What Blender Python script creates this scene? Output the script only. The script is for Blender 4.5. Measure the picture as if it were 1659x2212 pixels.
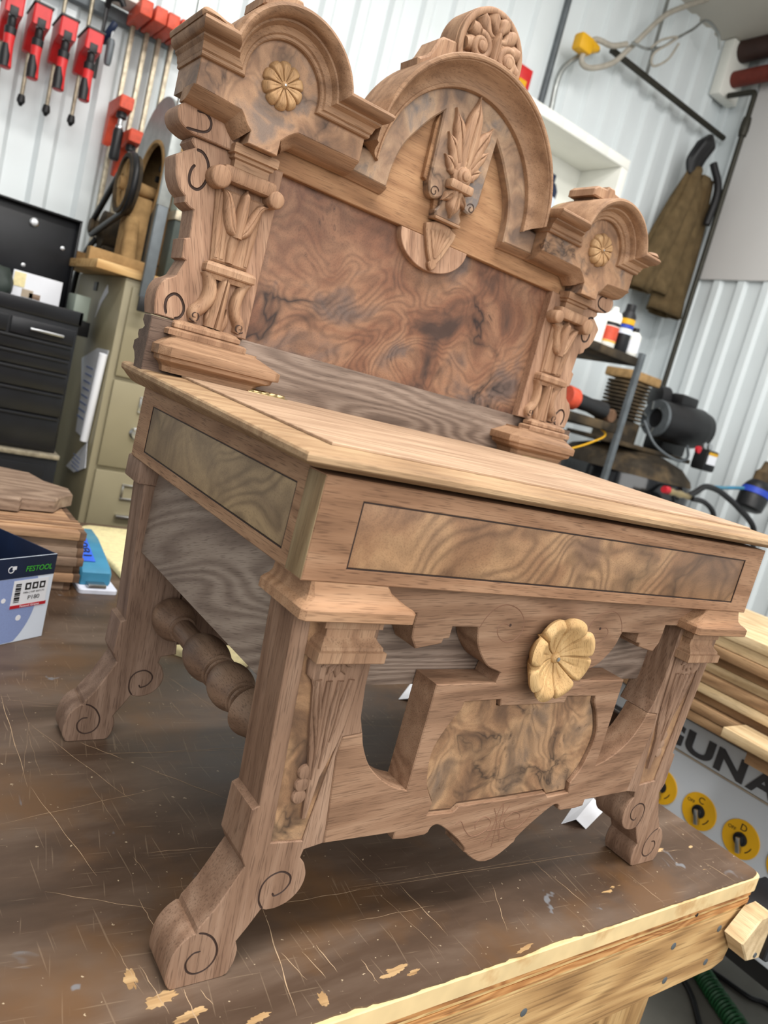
import bpy, bmesh, math, random
from mathutils import Vector, Matrix, noise as mnoise
from mathutils.geometry import tessellate_polygon

for o in list(bpy.data.objects):
    bpy.data.objects.remove(o)
scene = bpy.context.scene
COL = scene.collection
PI = math.pi
random.seed(11)

# ------------------------------------------------------------------ camera
cam_data = bpy.data.cameras.new('camera')
cam = bpy.data.objects.new('camera', cam_data)
COL.objects.link(cam)
RIGHT = Vector((0.79719598, -0.54836834, 0.2525287))
DOWN = Vector((0.11702417, -0.26999465, -0.95572393))
FWD = Vector((0.59227014, 0.79145123, -0.1510663))
CAM_POS = Vector((-0.62464211, -0.47393708, 0.5259967))
m = Matrix.Identity(4)
for i in range(3):
    m[i][0] = RIGHT[i]
    m[i][1] = -DOWN[i]
    m[i][2] = -FWD[i]
    m[i][3] = CAM_POS[i]
cam.matrix_world = m
cam_data.sensor_fit = 'VERTICAL'
cam_data.sensor_height = 36.0
cam_data.lens = 1621.204 / 2212 * 36.0
cam_data.clip_start = 0.02
cam_data.clip_end = 60
cam_data.dof.use_dof = True
cam_data.dof.focus_distance = 0.78
cam_data.dof.aperture_fstop = 7.5
scene.camera = cam

# ------------------------------------------------------------------ light: daylight through the open doors (front and left), shop lamps overhead
world = bpy.data.worlds.new('daylight')
scene.world = world
world.use_nodes = True
bg = world.node_tree.nodes['Background']
bg.inputs[0].default_value = (0.93, 0.97, 1.0, 1)
bg.inputs[1].default_value = 0.48

def area(name, loc, target, sx, sy, power, color):
    d = bpy.data.lights.new(name, 'AREA')
    d.shape = 'RECTANGLE'
    d.size, d.size_y = sx, sy
    d.energy = power
    d.color = color
    o = bpy.data.objects.new(name, d)
    COL.objects.link(o)
    o.location = loc
    o.rotation_euler = (Vector(target) - Vector(loc)).to_track_quat('-Z', 'Y').to_euler()
    return o

area('door_daylight', (-0.7, -3.1, 1.8), (0.0, 0.3, 0.4), 5.0, 2.2, 122, (1.0, 0.98, 0.95))
area('ceiling_lamp_near', (0.1, -0.55, 2.85), (0.1, -0.35, 0), 2.6, 0.5, 92, (1.0, 0.97, 0.93))
area('ceiling_lamp_far', (1.2, 0.75, 2.85), (1.2, 0.85, 0), 3.2, 0.5, 40, (1.0, 0.98, 0.96))
scene.view_settings.view_transform = 'Standard'
scene.view_settings.look = 'None'
scene.view_settings.gamma = 1.0
scene.view_settings.use_curve_mapping = False
scene.view_settings.exposure = 0.22
scene.cycles.max_bounces = 5
scene.cycles.diffuse_bounces = 3
scene.cycles.glossy_bounces = 2
scene.cycles.transmission_bounces = 2

# ------------------------------------------------------------------ materials
def lin(c):
    r = []
    for v in c:
        v = v / 255.0
        r.append(v / 12.92 if v <= 0.04045 else ((v + 0.055) / 1.055) ** 2.4)
    return (r[0], r[1], r[2], 1.0)

TONE = [0.925]
def warm(c):
    t = TONE[0]
    return (c[0] * t * 0.99, c[1] * t, c[2] * t * 0.985)

class NT:
    def __init__(s, name):
        s.m = bpy.data.materials.new(name)
        s.m.use_nodes = True
        s.t = s.m.node_tree
        s.b = s.t.nodes['Principled BSDF']
    def n(s, kind, **kw):
        nd = s.t.nodes.new('ShaderNode' + kind)
        for k, v in kw.items():
            if k.startswith('i_'):
                nd.inputs[k[2:].replace('_', ' ')].default_value = v
            else:
                setattr(nd, k, v)
        return nd
    def l(s, a, b):
        s.t.links.new(a, b)
    def coords(s, scale=(1, 1, 1), rot=(0, 0, 0), loc=(0, 0, 0)):
        tc = s.n('TexCoord')
        mp = s.n('Mapping')
        mp.inputs['Scale'].default_value = scale
        mp.inputs['Rotation'].default_value = rot
        mp.inputs['Location'].default_value = loc
        s.l(tc.outputs['Object'], mp.inputs['Vector'])
        return mp.outputs[0]
    def rotscale(s, rot, scale, loc=(0, 0, 0)):
        a = s.coords((1, 1, 1), rot, loc)
        mp = s.n('Mapping')
        mp.inputs['Scale'].default_value = scale
        s.l(a, mp.inputs['Vector'])
        return mp.outputs[0]
    def noise(s, vec, scale, detail=4, rough=0.55, dist=0.0):
        nd = s.n('TexNoise')
        nd.inputs['Scale'].default_value = scale
        nd.inputs['Detail'].default_value = detail
        nd.inputs['Roughness'].default_value = rough
        nd.inputs['Distortion'].default_value = dist
        if vec is not None:
            s.l(vec, nd.inputs['Vector'])
        return nd
    def ramp(s, fac, stops, interp='LINEAR'):
        r = s.n('ValToRGB')
        r.color_ramp.interpolation = interp
        el = r.color_ramp.elements
        while len(el) < len(stops):
            el.new(0.5)
        for e, (p, c) in zip(el, stops):
            e.position = p
            e.color = c if len(c) == 4 else (c[0], c[1], c[2], 1)
        s.l(fac, r.inputs[0])
        return r.outputs[0]
    def mix(s, fac, a, b, mode='MIX'):
        x = s.n('Mix', data_type='RGBA', blend_type=mode)
        for sock, v in ((x.inputs[0], fac), (x.inputs[6], a), (x.inputs[7], b)):
            if isinstance(v, (int, float, tuple)):
                sock.default_value = v
            else:
                s.l(v, sock)
        return x.outputs[2]
    def math(s, op, a, b=0.0, clamp=False):
        x = s.n('Math', operation=op, use_clamp=clamp)
        for sock, v in ((x.inputs[0], a), (x.inputs[1], b)):
            if isinstance(v, (int, float)):
                sock.default_value = v
            else:
                s.l(v, sock)
        return x.outputs[0]
    def bump(s, h, strength, dist=0.001):
        b = s.n('Bump')
        b.inputs['Strength'].default_value = strength
        b.inputs['Distance'].default_value = dist
        s.l(h, b.inputs['Height'])
        s.l(b.outputs[0], s.b.inputs['Normal'])
    def done(s, color, rough=0.6, metal=0.0, spec=0.35):
        if isinstance(color, tuple):
            s.b.inputs['Base Color'].default_value = color
        else:
            s.l(color, s.b.inputs['Base Color'])
        if isinstance(rough, (int, float)):
            s.b.inputs['Roughness'].default_value = rough
        else:
            s.l(rough, s.b.inputs['Roughness'])
        s.b.inputs['Metallic'].default_value = metal
        s.b.inputs['Specular IOR Level'].default_value = spec
        return s.m

G = (0, 0, 0, 1)
Wt = (1, 1, 1, 1)

def wood(name, light, mid, dark, grain='x', tilt=(0, 0, 0), figure=7.0, ring=0.45, pore=0.55, seed=0.0, rough=0.62, fine=900, spec=0.22, ringf=90.0):
    """sanded open-pored wood: growth rings, streaks and short dark pores along the grain axis"""
    light, mid, dark = warm(light), warm(mid), warm(dark)
    s = NT(name)
    k = {'x': (0.05, 1, 1), 'y': (1, 0.05, 1), 'z': (1, 1, 0.05)}[grain]
    k2 = {'x': (0.17, 1, 1), 'y': (1, 0.17, 1), 'z': (1, 1, 0.17)}[grain]
    v = s.rotscale(tilt, k, (seed, seed * 0.7, seed * 1.3))
    v2 = s.rotscale(tilt, k2, (seed, seed * 0.7, seed * 1.3))
    big = s.noise(v2, figure, 2, 0.45, 0.2).outputs['Fac']
    rings = s.math('SINE', s.math('MULTIPLY', big, ringf))
    rings = s.math('MULTIPLY_ADD', rings, 0.5)
    s.t.nodes[-1].inputs[2].default_value = 0.5
    streak = s.noise(v, 75, 4, 0.65).outputs['Fac']
    pores = s.noise(v, fine, 1, 0.5).outputs['Fac']
    pm = s.ramp(pores, [(0.55, G), (0.67, Wt)])
    tone = s.math('ADD', s.math('MULTIPLY', streak, 1.0 - ring * 0.6), s.math('MULTIPLY', rings, ring * 0.6))
    col = s.ramp(tone, [(0.16, lin(dark)), (0.46, lin(mid)), (0.74, lin(light))])
    blot = s.noise(s.coords((1, 1, 1), (0, 0, 0), (seed, 0, 0)), 7, 2).outputs['Fac']
    col = s.mix(s.ramp(blot, [(0.46, G), (0.72, (0.22, 0.22, 0.22, 1))]), col, lin(dark))
    col = s.mix(s.ramp(blot, [(0.30, (0.30, 0.30, 0.30, 1)), (0.46, G)]), col, lin(light))
    d = lin(dark)
    pc = (d[0] * 0.42, d[1] * 0.38, d[2] * 0.38, 1)
    col = s.mix(s.math('MULTIPLY', pm, pore), col, pc)
    s.bump(s.math('MULTIPLY', pores, -1.0), 0.30, 0.0006)
    return s.done(col, rough, 0, spec)

def burl(name, red, tan, dark, grey, scale=1.0, seed=0.0, lines=200.0, vein=0.8, eyes=0.7, rough=0.45, contrast=1.0, linefac=0.4):
    """figured burl veneer: slow clouds of colour, contour-like figure, a few dark veins, clustered eyes"""
    s = NT(name)
    p = s.coords((scale, scale, scale), (0, 0, 0), (seed, seed * 1.7, seed * 0.6))
    w = s.noise(p, 3.2, 2, 0.5)
    off = s.n('VectorMath', operation='MULTIPLY_ADD')
    s.l(w.outputs['Color'], off.inputs[0])
    off.inputs[1].default_value = (0.36, 0.36, 0.36)
    s.l(p, off.inputs[2])
    q = off.outputs[0]
    body = s.noise(q, 5.0, 5, 0.55, 0.3).outputs['Fac']
    lo, hi = 0.5 - 0.20 / contrast, 0.5 + 0.20 / contrast
    col = s.ramp(body, [(lo, lin(dark)), (0.46, lin(red)), (0.55, lin(tan)), (hi, lin(grey))])
    mask = s.ramp(s.noise(p, 3.1, 2).outputs['Fac'], [(0.32, G), (0.52, Wt)])
    f = s.noise(q, 3.0, 3, 0.45, 0.2).outputs['Fac']
    ln = s.math('MULTIPLY_ADD', s.math('SINE', s.math('MULTIPLY', f, lines)), 0.5)
    s.t.nodes[-1].inputs[2].default_value = 0.5
    ln = s.math('POWER', ln, 1.6)
    dk = lin(dark)
    dd = (dk[0] * 0.55, dk[1] * 0.55, dk[2] * 0.58, 1)
    col = s.mix(s.math('MULTIPLY', s.math('MULTIPLY', ln, mask), linefac), col, dd)
    vm = s.ramp(s.noise(p, 4.3, 2).outputs['Fac'], [(0.44, G), (0.56, Wt)])
    vn = s.noise(q, 2.3, 5, 0.55, 0.3).outputs['Fac']
    ve = s.ramp(s.math('ABSOLUTE', s.math('SUBTRACT', vn, 0.5)), [(0.0, (0.9, 0.9, 0.9, 1)), (0.006, (0.55, 0.55, 0.55, 1)), (0.030, G)])
    col = s.mix(s.math('MULTIPLY', s.math('MULTIPLY', ve, vm), vein), col, (0.012, 0.010, 0.011, 1))
    vo = s.n('TexVoronoi')
    vo.inputs['Scale'].default_value = 80 / scale
    s.l(q, vo.inputs['Vector'])
    ringm = s.ramp(vo.outputs['Distance'], [(0.0, Wt), (0.10, (0.75, 0.75, 0.75, 1)), (0.16, (0.1, 0.1, 0.1, 1)), (0.24, (0.45, 0.45, 0.45, 1)), (0.32, G)])
    where = s.ramp(s.noise(p, 6.5, 2).outputs['Fac'], [(0.54, G), (0.64, Wt)])
    col = s.mix(s.math('MULTIPLY', s.math('MULTIPLY', ringm, where), eyes), col, dd)
    fine = s.noise(q, 420, 1).outputs['Fac']
    col = s.mix(s.math('MULTIPLY', s.ramp(fine, [(0.48, G), (0.68, Wt)]), 0.25), col, dd)
    s.bump(fine, 0.12, 0.0003)
    return s.done(col, rough, 0, 0.3)

def plain(name, c, rough=0.5, metal=0.0, var=0.12, scale=30, spec=0.4, dirt=None, dirt_at=(0.5, 0.7)):
    """painted or moulded surface with slight mottling and optional dust"""
    s = NT(name)
    p = s.coords()
    nz = s.noise(p, scale, 2).outputs['Fac']
    c0 = lin(c)
    a = tuple(min(1, x * (1 - var)) for x in c0[:3]) + (1,)
    b = tuple(min(1, x * (1 + var)) for x in c0[:3]) + (1,)
    col = s.ramp(nz, [(0.3, a), (0.7, b)])
    if dirt:
        dn = s.noise(p, scale * 0.35, 5, 0.6).outputs['Fac']
        col = s.mix(s.ramp(dn, [(dirt_at[0], G), (dirt_at[1], (0.8, 0.8, 0.8, 1))]), col, lin(dirt))
    return s.done(col, rough, metal, spec)

WL, WM, WD = (190, 152, 124), (163, 124, 99), (118, 86, 67)
M = {}
M['wx'] = wood('walnut_grain_across', (196, 154, 122), (170, 128, 98), (126, 92, 70), 'x', seed=0.3, pore=0.4)
M['wz'] = wood('walnut_grain_upright', WL, WM, WD, 'z', seed=1.1, pore=0.4)
M['wy'] = wood('walnut_grain_depth', (180, 156, 122), (156, 130, 98), (116, 94, 70), 'z', seed=2.1, pore=0.3)
M['leg'] = wood('walnut_leg', (176, 143, 122), (150, 117, 97), (110, 82, 66), 'z', (0, 0.06, 0), seed=3.7, ring=0.3, pore=0.45)
M['legr'] = wood('walnut_rear_leg', (168, 139, 122), (142, 114, 98), (104, 80, 67), 'z', (0, 0.06, 0), seed=4.7, ring=0.3, pore=0.45)
M['apron'] = wood('walnut_apron', (178, 142, 117), (152, 116, 93), (112, 83, 65), 'x', (0, 0.07, 0), seed=5.2, ring=0.4, pore=0.4)
M['front'] = wood('walnut_front_frame', (192, 150, 120), (166, 124, 96), (122, 88, 67), 'x', seed=6.4, ring=0.35, pore=0.5)
M['side'] = wood('walnut_side_frame', (200, 160, 128), (174, 134, 105), (128, 96, 74), 'y', seed=7.4, ring=0.35, pore=0.5)
M['lid'] = wood('pale_walnut_lid', (204, 172, 146), (182, 150, 125), (146, 116, 94), 'x', seed=8.2, ring=0.4, pore=0.3)
M['lidedge'] = wood('pale_walnut_lid_edge', (196, 164, 130), (172, 138, 106), (130, 102, 78), 'x', seed=9.2, ring=0.35, pore=0.35)
M['grey'] = wood('grey_walnut_box', (186, 168, 156), (160, 142, 131), (122, 104, 95), 'y', (0.35, 0, 0), figure=6, seed=10.2, ring=0.55, pore=0.35, ringf=240)
M['greyx'] = wood('grey_walnut_plank', (158, 138, 126), (132, 112, 101), (96, 80, 72), 'x', (0, 0.04, 0), figure=7, seed=11.9, ring=0.55, pore=0.35, ringf=230)
M['rail'] = wood('golden_walnut_rail', (186, 144, 108), (160, 118, 86), (118, 84, 60), 'x', seed=12.3, ring=0.3, pore=0.4)
M['wing'] = wood('walnut_wing', (194, 156, 131), (168, 130, 107), (126, 94, 76), 'z', (0, 0.3, 0), seed=13.3, ring=0.25, pore=0.45)
M['carve'] = wood('walnut_carving', (190, 153, 124), (164, 126, 100), (120, 89, 69), 'z', seed=14.1, ring=0.25, pore=0.35)
M['mould'] = wood('walnut_moulding', (184, 146, 117), (156, 120, 94), (114, 84, 65), 'x', seed=15.1, ring=0.3, pore=0.35)
M['gold'] = wood('honey_maple_rosette', (228, 190, 140), (208, 168, 118), (166, 126, 84), 'z', (0, 0.5, 0), seed=16.1, ring=0.25, pore=0.35, fine=1100)
M['tanros'] = wood('tan_rosette', (212, 174, 132), (186, 146, 106), (136, 102, 72), 'z', seed=17.1, ring=0.25, pore=0.3, fine=1100)
M['dark'] = wood('dark_old_finish', (122, 100, 88), (98, 78, 68), (66, 51, 44), 'x', seed=18.1, ring=0.3)
M['inside'] = wood('walnut_crown_foot', (150, 116, 92), (122, 92, 72), (84, 62, 48), 'z', seed=19.1, ring=0.3)
M['turn'] = wood('turned_walnut', (172, 140, 118), (140, 110, 91), (94, 70, 57), 'y', seed=20.1, ring=0.5, rough=0.45, spec=0.4, pore=0.4)
M['burl'] = burl('burl_back_panel', (122, 85, 65), (144, 108, 84), (72, 55, 48), (104, 87, 79), 1.5, 0.0, 230, 1.0, 1.0, 0.40, 1.35, 0.34)
M['burl2'] = burl('burl_pediment', (146, 112, 86), (168, 132, 102), (108, 84, 68), (124, 106, 94), 3.2, 2.4, 90, 0.85, 0.9, 0.5, 1.3, 0.25)
M['burl3'] = burl('burl_arch', (140, 112, 90), (162, 134, 108), (104, 86, 74), (112, 104, 100), 3.0, 4.4, 90, 0.8, 0.9, 0.5, 1.3, 0.25)
M['burl4'] = burl('burl_apron', (144, 110, 82), (174, 138, 104), (92, 70, 56), (120, 100, 84), 2.6, 6.1, 110, 0.9, 0.9, 0.45, 1.2, 0.35)
M['burl5'] = burl('burl_drawer_front', (154, 116, 86), (180, 142, 106), (110, 82, 62), (134, 104, 82), 1.3, 8.3, 190, 0.6, 0.2, 0.45, 1.1, 0.45)
M['burl6'] = burl('burl_side', (152, 130, 102), (174, 150, 116), (124, 104, 82), (136, 116, 92), 1.2, 9.6, 200, 0.4, 0.0, 0.5, 1.2, 0.5)
M['string'] = plain('dark_stringing_line', (46, 30, 24), 0.6)
M['brass'] = plain('brass', (186, 164, 122), 0.32, 1.0, 0.08, 200)
M['steel'] = plain('steel', (190, 192, 194), 0.3, 1.0, 0.06, 120)
M['groove'] = plain('groove_finish', (62, 44, 36), 0.7)
M['pencil'] = plain('incised_line', (126, 92, 72), 0.7)

# ------------------------------------------------------------------ mesh helpers
def finish(bm, name, smooth=35, doubles=1e-6, normals=True):
    if doubles:
        bmesh.ops.remove_doubles(bm, verts=bm.verts[:], dist=doubles)
    if normals:
        bmesh.ops.recalc_face_normals(bm, faces=bm.faces[:])
    me = bpy.data.meshes.new(name)
    bm.to_mesh(me)
    bm.free()
    if smooth:
        for p in me.polygons:
            p.use_smooth = True
        me.set_sharp_from_angle(angle=math.radians(smooth))
    return me

def link(name, me, mat, parent=None, **props):
    o = bpy.data.objects.new(name, me)
    if me is not None and mat is not None:
        me.materials.clear()
        for x in (mat if isinstance(mat, (list, tuple)) else [mat]):
            me.materials.append(x)
    COL.objects.link(o)
    if parent is not None:
        o.parent = parent
        o.matrix_parent_inverse = ROOTINV.get(parent.name, Matrix.Identity(4))
    for k, v in props.items():
        o[k] = v
    return o

ROOTINV = {}

def thing(name, label, cat, loc=(0, 0, 0), group=None, kind=None):
    o = bpy.data.objects.new(name, None)
    o.empty_display_size = 0.05
    COL.objects.link(o)
    o.location = loc
    if label:
        o['label'] = label
        o['category'] = cat
    if group:
        o['group'] = group
    if kind:
        o['kind'] = kind
    ROOTINV[o.name] = Matrix.Translation(-Vector(loc))
    return o

def tag(o, label, cat, group=None, kind=None):
    o['label'] = label
    o['category'] = cat
    if group:
        o['group'] = group
    if kind:
        o['kind'] = kind
    return o

def struct(o, label=None, cat=None):
    o['kind'] = 'structure'
    if label:
        o['label'] = label
    if cat:
        o['category'] = cat
    return o

def map3(plane, a, b, d):
    if plane == 'xz':
        return (a, d, b)
    if plane == 'yz':
        return (d, a, b)
    return (a, b, d)

def area2(l):
    return sum(l[i][0] * l[(i + 1) % len(l)][1] - l[(i + 1) % len(l)][0] * l[i][1] for i in range(len(l))) / 2

def clean(l):
    out = []
    for p in l:
        if not out or math.hypot(p[0] - out[-1][0], p[1] - out[-1][1]) > 1e-5:
            out.append((p[0], p[1]))
    if math.hypot(out[0][0] - out[-1][0], out[0][1] - out[-1][1]) < 1e-5:
        out.pop()
    return out

def inset(l, b):
    n = len(l)
    out = []
    for i in range(n):
        p0, p1, p2 = Vector(l[i - 1]), Vector(l[i]), Vector(l[(i + 1) % n])
        e1, e2 = (p1 - p0).normalized(), (p2 - p1).normalized()
        n1, n2 = Vector((-e1.y, e1.x)), Vector((-e2.y, e2.x))
        mv = n1 + n2
        if mv.length < 1e-4:
            mv = n1
        else:
            mv = mv / max(0.35, mv.dot(n1))
        out.append((p1.x + mv.x * b, p1.y + mv.y * b))
    return out

def plate_bm(bm, loops, d0, d1, bevel=0.001, plane='xz', back_bevel=0.0):
    """solid slab cut to an outline (holes allowed); d0 is the face towards the viewer"""
    loops = [clean(l) for l in loops]
    for i, l in enumerate(loops):
        if (area2(l) > 0) != (i == 0):
            loops[i] = l[::-1]
    sg = 1 if d1 > d0 else -1
    rings = [[], [], [], []]
    faces_f, faces_b = [], []
    for l in loops:
        li = inset(l, bevel) if bevel else l
        lb = inset(l, back_bevel) if back_bevel else l
        r = [[bm.verts.new(map3(plane, a, b, d0)) for a, b in li]]
        if bevel:
            r.append([bm.verts.new(map3(plane, a, b, d0 + sg * bevel)) for a, b in l])
        if back_bevel:
            r.append([bm.verts.new(map3(plane, a, b, d1 - sg * back_bevel)) for a, b in l])
        r.append([bm.verts.new(map3(plane, a, b, d1)) for a, b in lb])
        n = len(l)
        for q in range(len(r) - 1):
            for i in range(n):
                j = (i + 1) % n
                bm.faces.new((r[q][i], r[q][j], r[q + 1][j], r[q + 1][i]))
        faces_f.append((li, r[0]))
        faces_b.append((lb, r[-1]))
    for fs in (faces_f, faces_b):
        vs = [v for _, r in fs for v in r]
        for t in tessellate_polygon([[Vector((a, b, 0)) for a, b in l] for l, _ in fs]):
            try:
                bm.faces.new([vs[i] for i in t])
            except ValueError:
                pass
    return bm

def pocket_bm(bm, outer, pocket, d0, d1, depth, bevel=0.001, back_bevel=0.001):
    """slab with one sunk pocket in its front face (xz plane, front towards -y)"""
    outer, pocket = clean(outer), clean(pocket)
    if area2(outer) < 0:
        outer = outer[::-1]
    if area2(pocket) > 0:
        pocket = pocket[::-1]
    def ring(l, y):
        return [bm.verts.new((a, y, b)) for a, b in l]
    def wall(r, q):
        n = len(r)
        for i in range(n):
            j = (i + 1) % n
            bm.faces.new((r[i], r[j], q[j], q[i]))
    def cap(loops, rings):
        vs = [v for r in rings for v in r]
        for t in tessellate_polygon([[Vector((a, b, 0)) for a, b in l] for l in loops]):
            try:
                bm.faces.new([vs[i] for i in t])
            except ValueError:
                pass
    oi, pi_ = inset(outer, bevel), inset(pocket, bevel)
    ob = inset(outer, back_bevel)
    f0, f1, f2, f3 = ring(oi, d0), ring(outer, d0 + bevel), ring(outer, d1 - back_bevel), ring(ob, d1)
    wall(f0, f1)
    wall(f1, f2)
    wall(f2, f3)
    p0, p1, p2 = ring(pi_, d0), ring(pocket, d0 + bevel), ring(pocket, d0 + depth)
    wall(p0, p1)
    wall(p1, p2)
    cap([oi, pi_], [f0, p0])
    cap([pocket], [p2])
    cap([ob], [f3])
    return bm

def plate(name, loops, d0, d1, mat, parent=None, bevel=0.001, plane='xz', smooth=30, back_bevel=0.0):
    bm = plate_bm(bmesh.new(), loops, d0, d1, bevel, plane, back_bevel)
    return link(name, finish(bm, name, smooth), mat, parent)

def box_bm(bm, x0, x1, y0, y1, z0, z1, bevel=0.0):
    b = bmesh.ops.create_cube(bm, size=1.0)
    for v in b['verts']:
        v.co = Vector(((x0 + x1) / 2 + v.co.x * (x1 - x0), (y0 + y1) / 2 + v.co.y * (y1 - y0), (z0 + z1) / 2 + v.co.z * (z1 - z0)))
    if bevel:
        ed = list({e for v in b['verts'] for e in v.link_edges})
        bmesh.ops.bevel(bm, geom=ed, offset=bevel, segments=2, affect='EDGES', profile=0.5)
    return bm

def box(name, x0, x1, y0, y1, z0, z1, mat, parent=None, bevel=0.002):
    return link(name, finish(box_bm(bmesh.new(), x0, x1, y0, y1, z0, z1, bevel), name, 30), mat, parent)

def lathe_bm(bm, base, axis, prof, seg=24, up=None, sx=1.0, ring=False):
    """prof: (distance along axis, radius)"""
    ax = Vector(axis).normalized()
    u = ax.orthogonal().normalized() if up is None else (Vector(up) - ax * Vector(up).dot(ax)).normalized()
    w = ax.cross(u)
    base = Vector(base)
    rings = []
    for d, r in prof:
        if r < 1e-6:
            rings.append([bm.verts.new(base + ax * d)])
        else:
            rings.append([bm.verts.new(base + ax * d + (u * math.cos(2 * PI * i / seg) * sx + w * math.sin(2 * PI * i / seg)) * r) for i in range(seg)])
    for a, b in zip(rings, rings[1:]):
        for i in range(seg):
            j = (i + 1) % seg
            if len(a) == 1 and len(b) == 1:
                continue
            if len(a) == 1:
                bm.faces.new((a[0], b[i], b[j]))
            elif len(b) == 1:
                bm.faces.new((a[i], a[j], b[0]))
            else:
                bm.faces.new((a[i], a[j], b[j], b[i]))
    if ring:
        for i in range(seg):
            j = (i + 1) % seg
            bm.faces.new((rings[-1][i], rings[-1][j], rings[0][j], rings[0][i]))
        return bm
    for r in (rings[0], rings[-1]):
        if len(r) > 1:
            bm.faces.new(r)
    return bm

def lathe(name, base, axis, prof, mat, parent=None, seg=24, smooth=40, up=None, ring=False):
    return link(name, finish(lathe_bm(bmesh.new(), base, axis, prof, seg, up, 1.0, ring), name, smooth), mat, parent)

def catmull(pts, n=6, closed=False):
    P = [Vector(p) for p in pts]
    out = []
    m_ = len(P)
    rng = m_ if closed else m_ - 1
    for i in range(rng):
        p1, p2 = P[i], P[(i + 1) % m_]
        p0 = P[i - 1] if (i > 0 or closed) else p1 * 2 - p2
        p3 = P[(i + 2) % m_] if (i + 2 < m_ or closed) else p2 * 2 - p1
        for k in range(n):
            t = k / n
            out.append(0.5 * ((2 * p1) + (p2 - p0) * t + (2 * p0 - 5 * p1 + 4 * p2 - p3) * t * t + (3 * p1 - p0 - 3 * p2 + p3) * t ** 3))
    if not closed:
        out.append(P[-1])
    return out

def sp(pts, n=5):
    return [(v.x, v.y) for v in catmull([(a, b, 0) for a, b in pts], n)]

def arc(cx, cz, r, a0, a1, n=16):
    return [(cx + r * math.cos(math.radians(a0 + (a1 - a0) * i / n)), cz + r * math.sin(math.radians(a0 + (a1 - a0) * i / n))) for i in range(n + 1)]

def mir(l):
    return [(-a, b) for a, b in l]

def sym(half):
    """half outline listed from the centre line round to the centre line, x >= 0"""
    return half + [(-a, b) for a, b in half[::-1]]

def tube_bm(bm, path, radii, seg=8, flat=1.0, up=None):
    P = [Vector(p) for p in path]
    n = len(P)
    if isinstance(radii, (int, float)):
        radii = [radii] * n
    rings = []
    prev = Vector(up) if up is not None else None
    for i in range(n):
        t = (P[min(i + 1, n - 1)] - P[max(i - 1, 0)]).normalized()
        if prev is None:
            prev = t.orthogonal()
        u = (prev - t * prev.dot(t))
        u = u.normalized() if u.length > 1e-5 else t.orthogonal().normalized()
        if up is None:
            prev = u
        w = t.cross(u)
        rings.append([bm.verts.new(P[i] + (u * math.cos(2 * PI * k / seg) * flat + w * math.sin(2 * PI * k / seg)) * radii[i]) for k in range(seg)])
    for a, b in zip(rings, rings[1:]):
        for k in range(seg):
            j = (k + 1) % seg
            bm.faces.new((a[k], a[j], b[j], b[k]))
    bm.faces.new(rings[0][::-1])
    bm.faces.new(rings[-1])
    return bm

def tube(name, path, radii, mat, parent=None, seg=8, smooth=60, flat=1.0, up=None):
    return link(name, finish(tube_bm(bmesh.new(), path, radii, seg, flat, up), name, smooth), mat, parent)

def stack_bm(bm, rings):
    """rings: (z, x0, x1, y0, y1, chamfer) joined bottom to top into a moulded block"""
    R = []
    for z, x0, x1, y0, y1, c in rings:
        if c:
            pts = [(x0 + c, y0), (x1 - c, y0), (x1, y0 + c), (x1, y1), (x0, y1), (x0, y0 + c)]
        else:
            pts = [(x0, y0), (x1, y0), (x1, y1), (x0, y1)]
        R.append([bm.verts.new((a, b, z)) for a, b in pts])
    for a, b in zip(R, R[1:]):
        n = len(a)
        for i in range(n):
            j = (i + 1) % n
            bm.faces.new((a[i], a[j], b[j], b[i]))
    bm.faces.new(R[0][::-1])
    bm.faces.new(R[-1])
    return bm

def sweep_bm(bm, stations, prof):
    """stations: (origin, P vector, Q vector); prof: closed list of (p, q)"""
    R = []
    for st_ in stations:
        if callable(st_):
            R.append([bm.verts.new(st_(p, q)) for p, q in prof])
            continue
        O, Pv, Qv = (Vector(k) for k in st_)
        R.append([bm.verts.new(O + Pv * p + Qv * q) for p, q in prof])
    n = len(prof)
    for a, b in zip(R, R[1:]):
        for i in range(n):
            j = (i + 1) % n
            bm.faces.new((a[i], a[j], b[j], b[i]))
    bm.faces.new(R[0])
    bm.faces.new(R[-1][::-1])
    return bm

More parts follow.
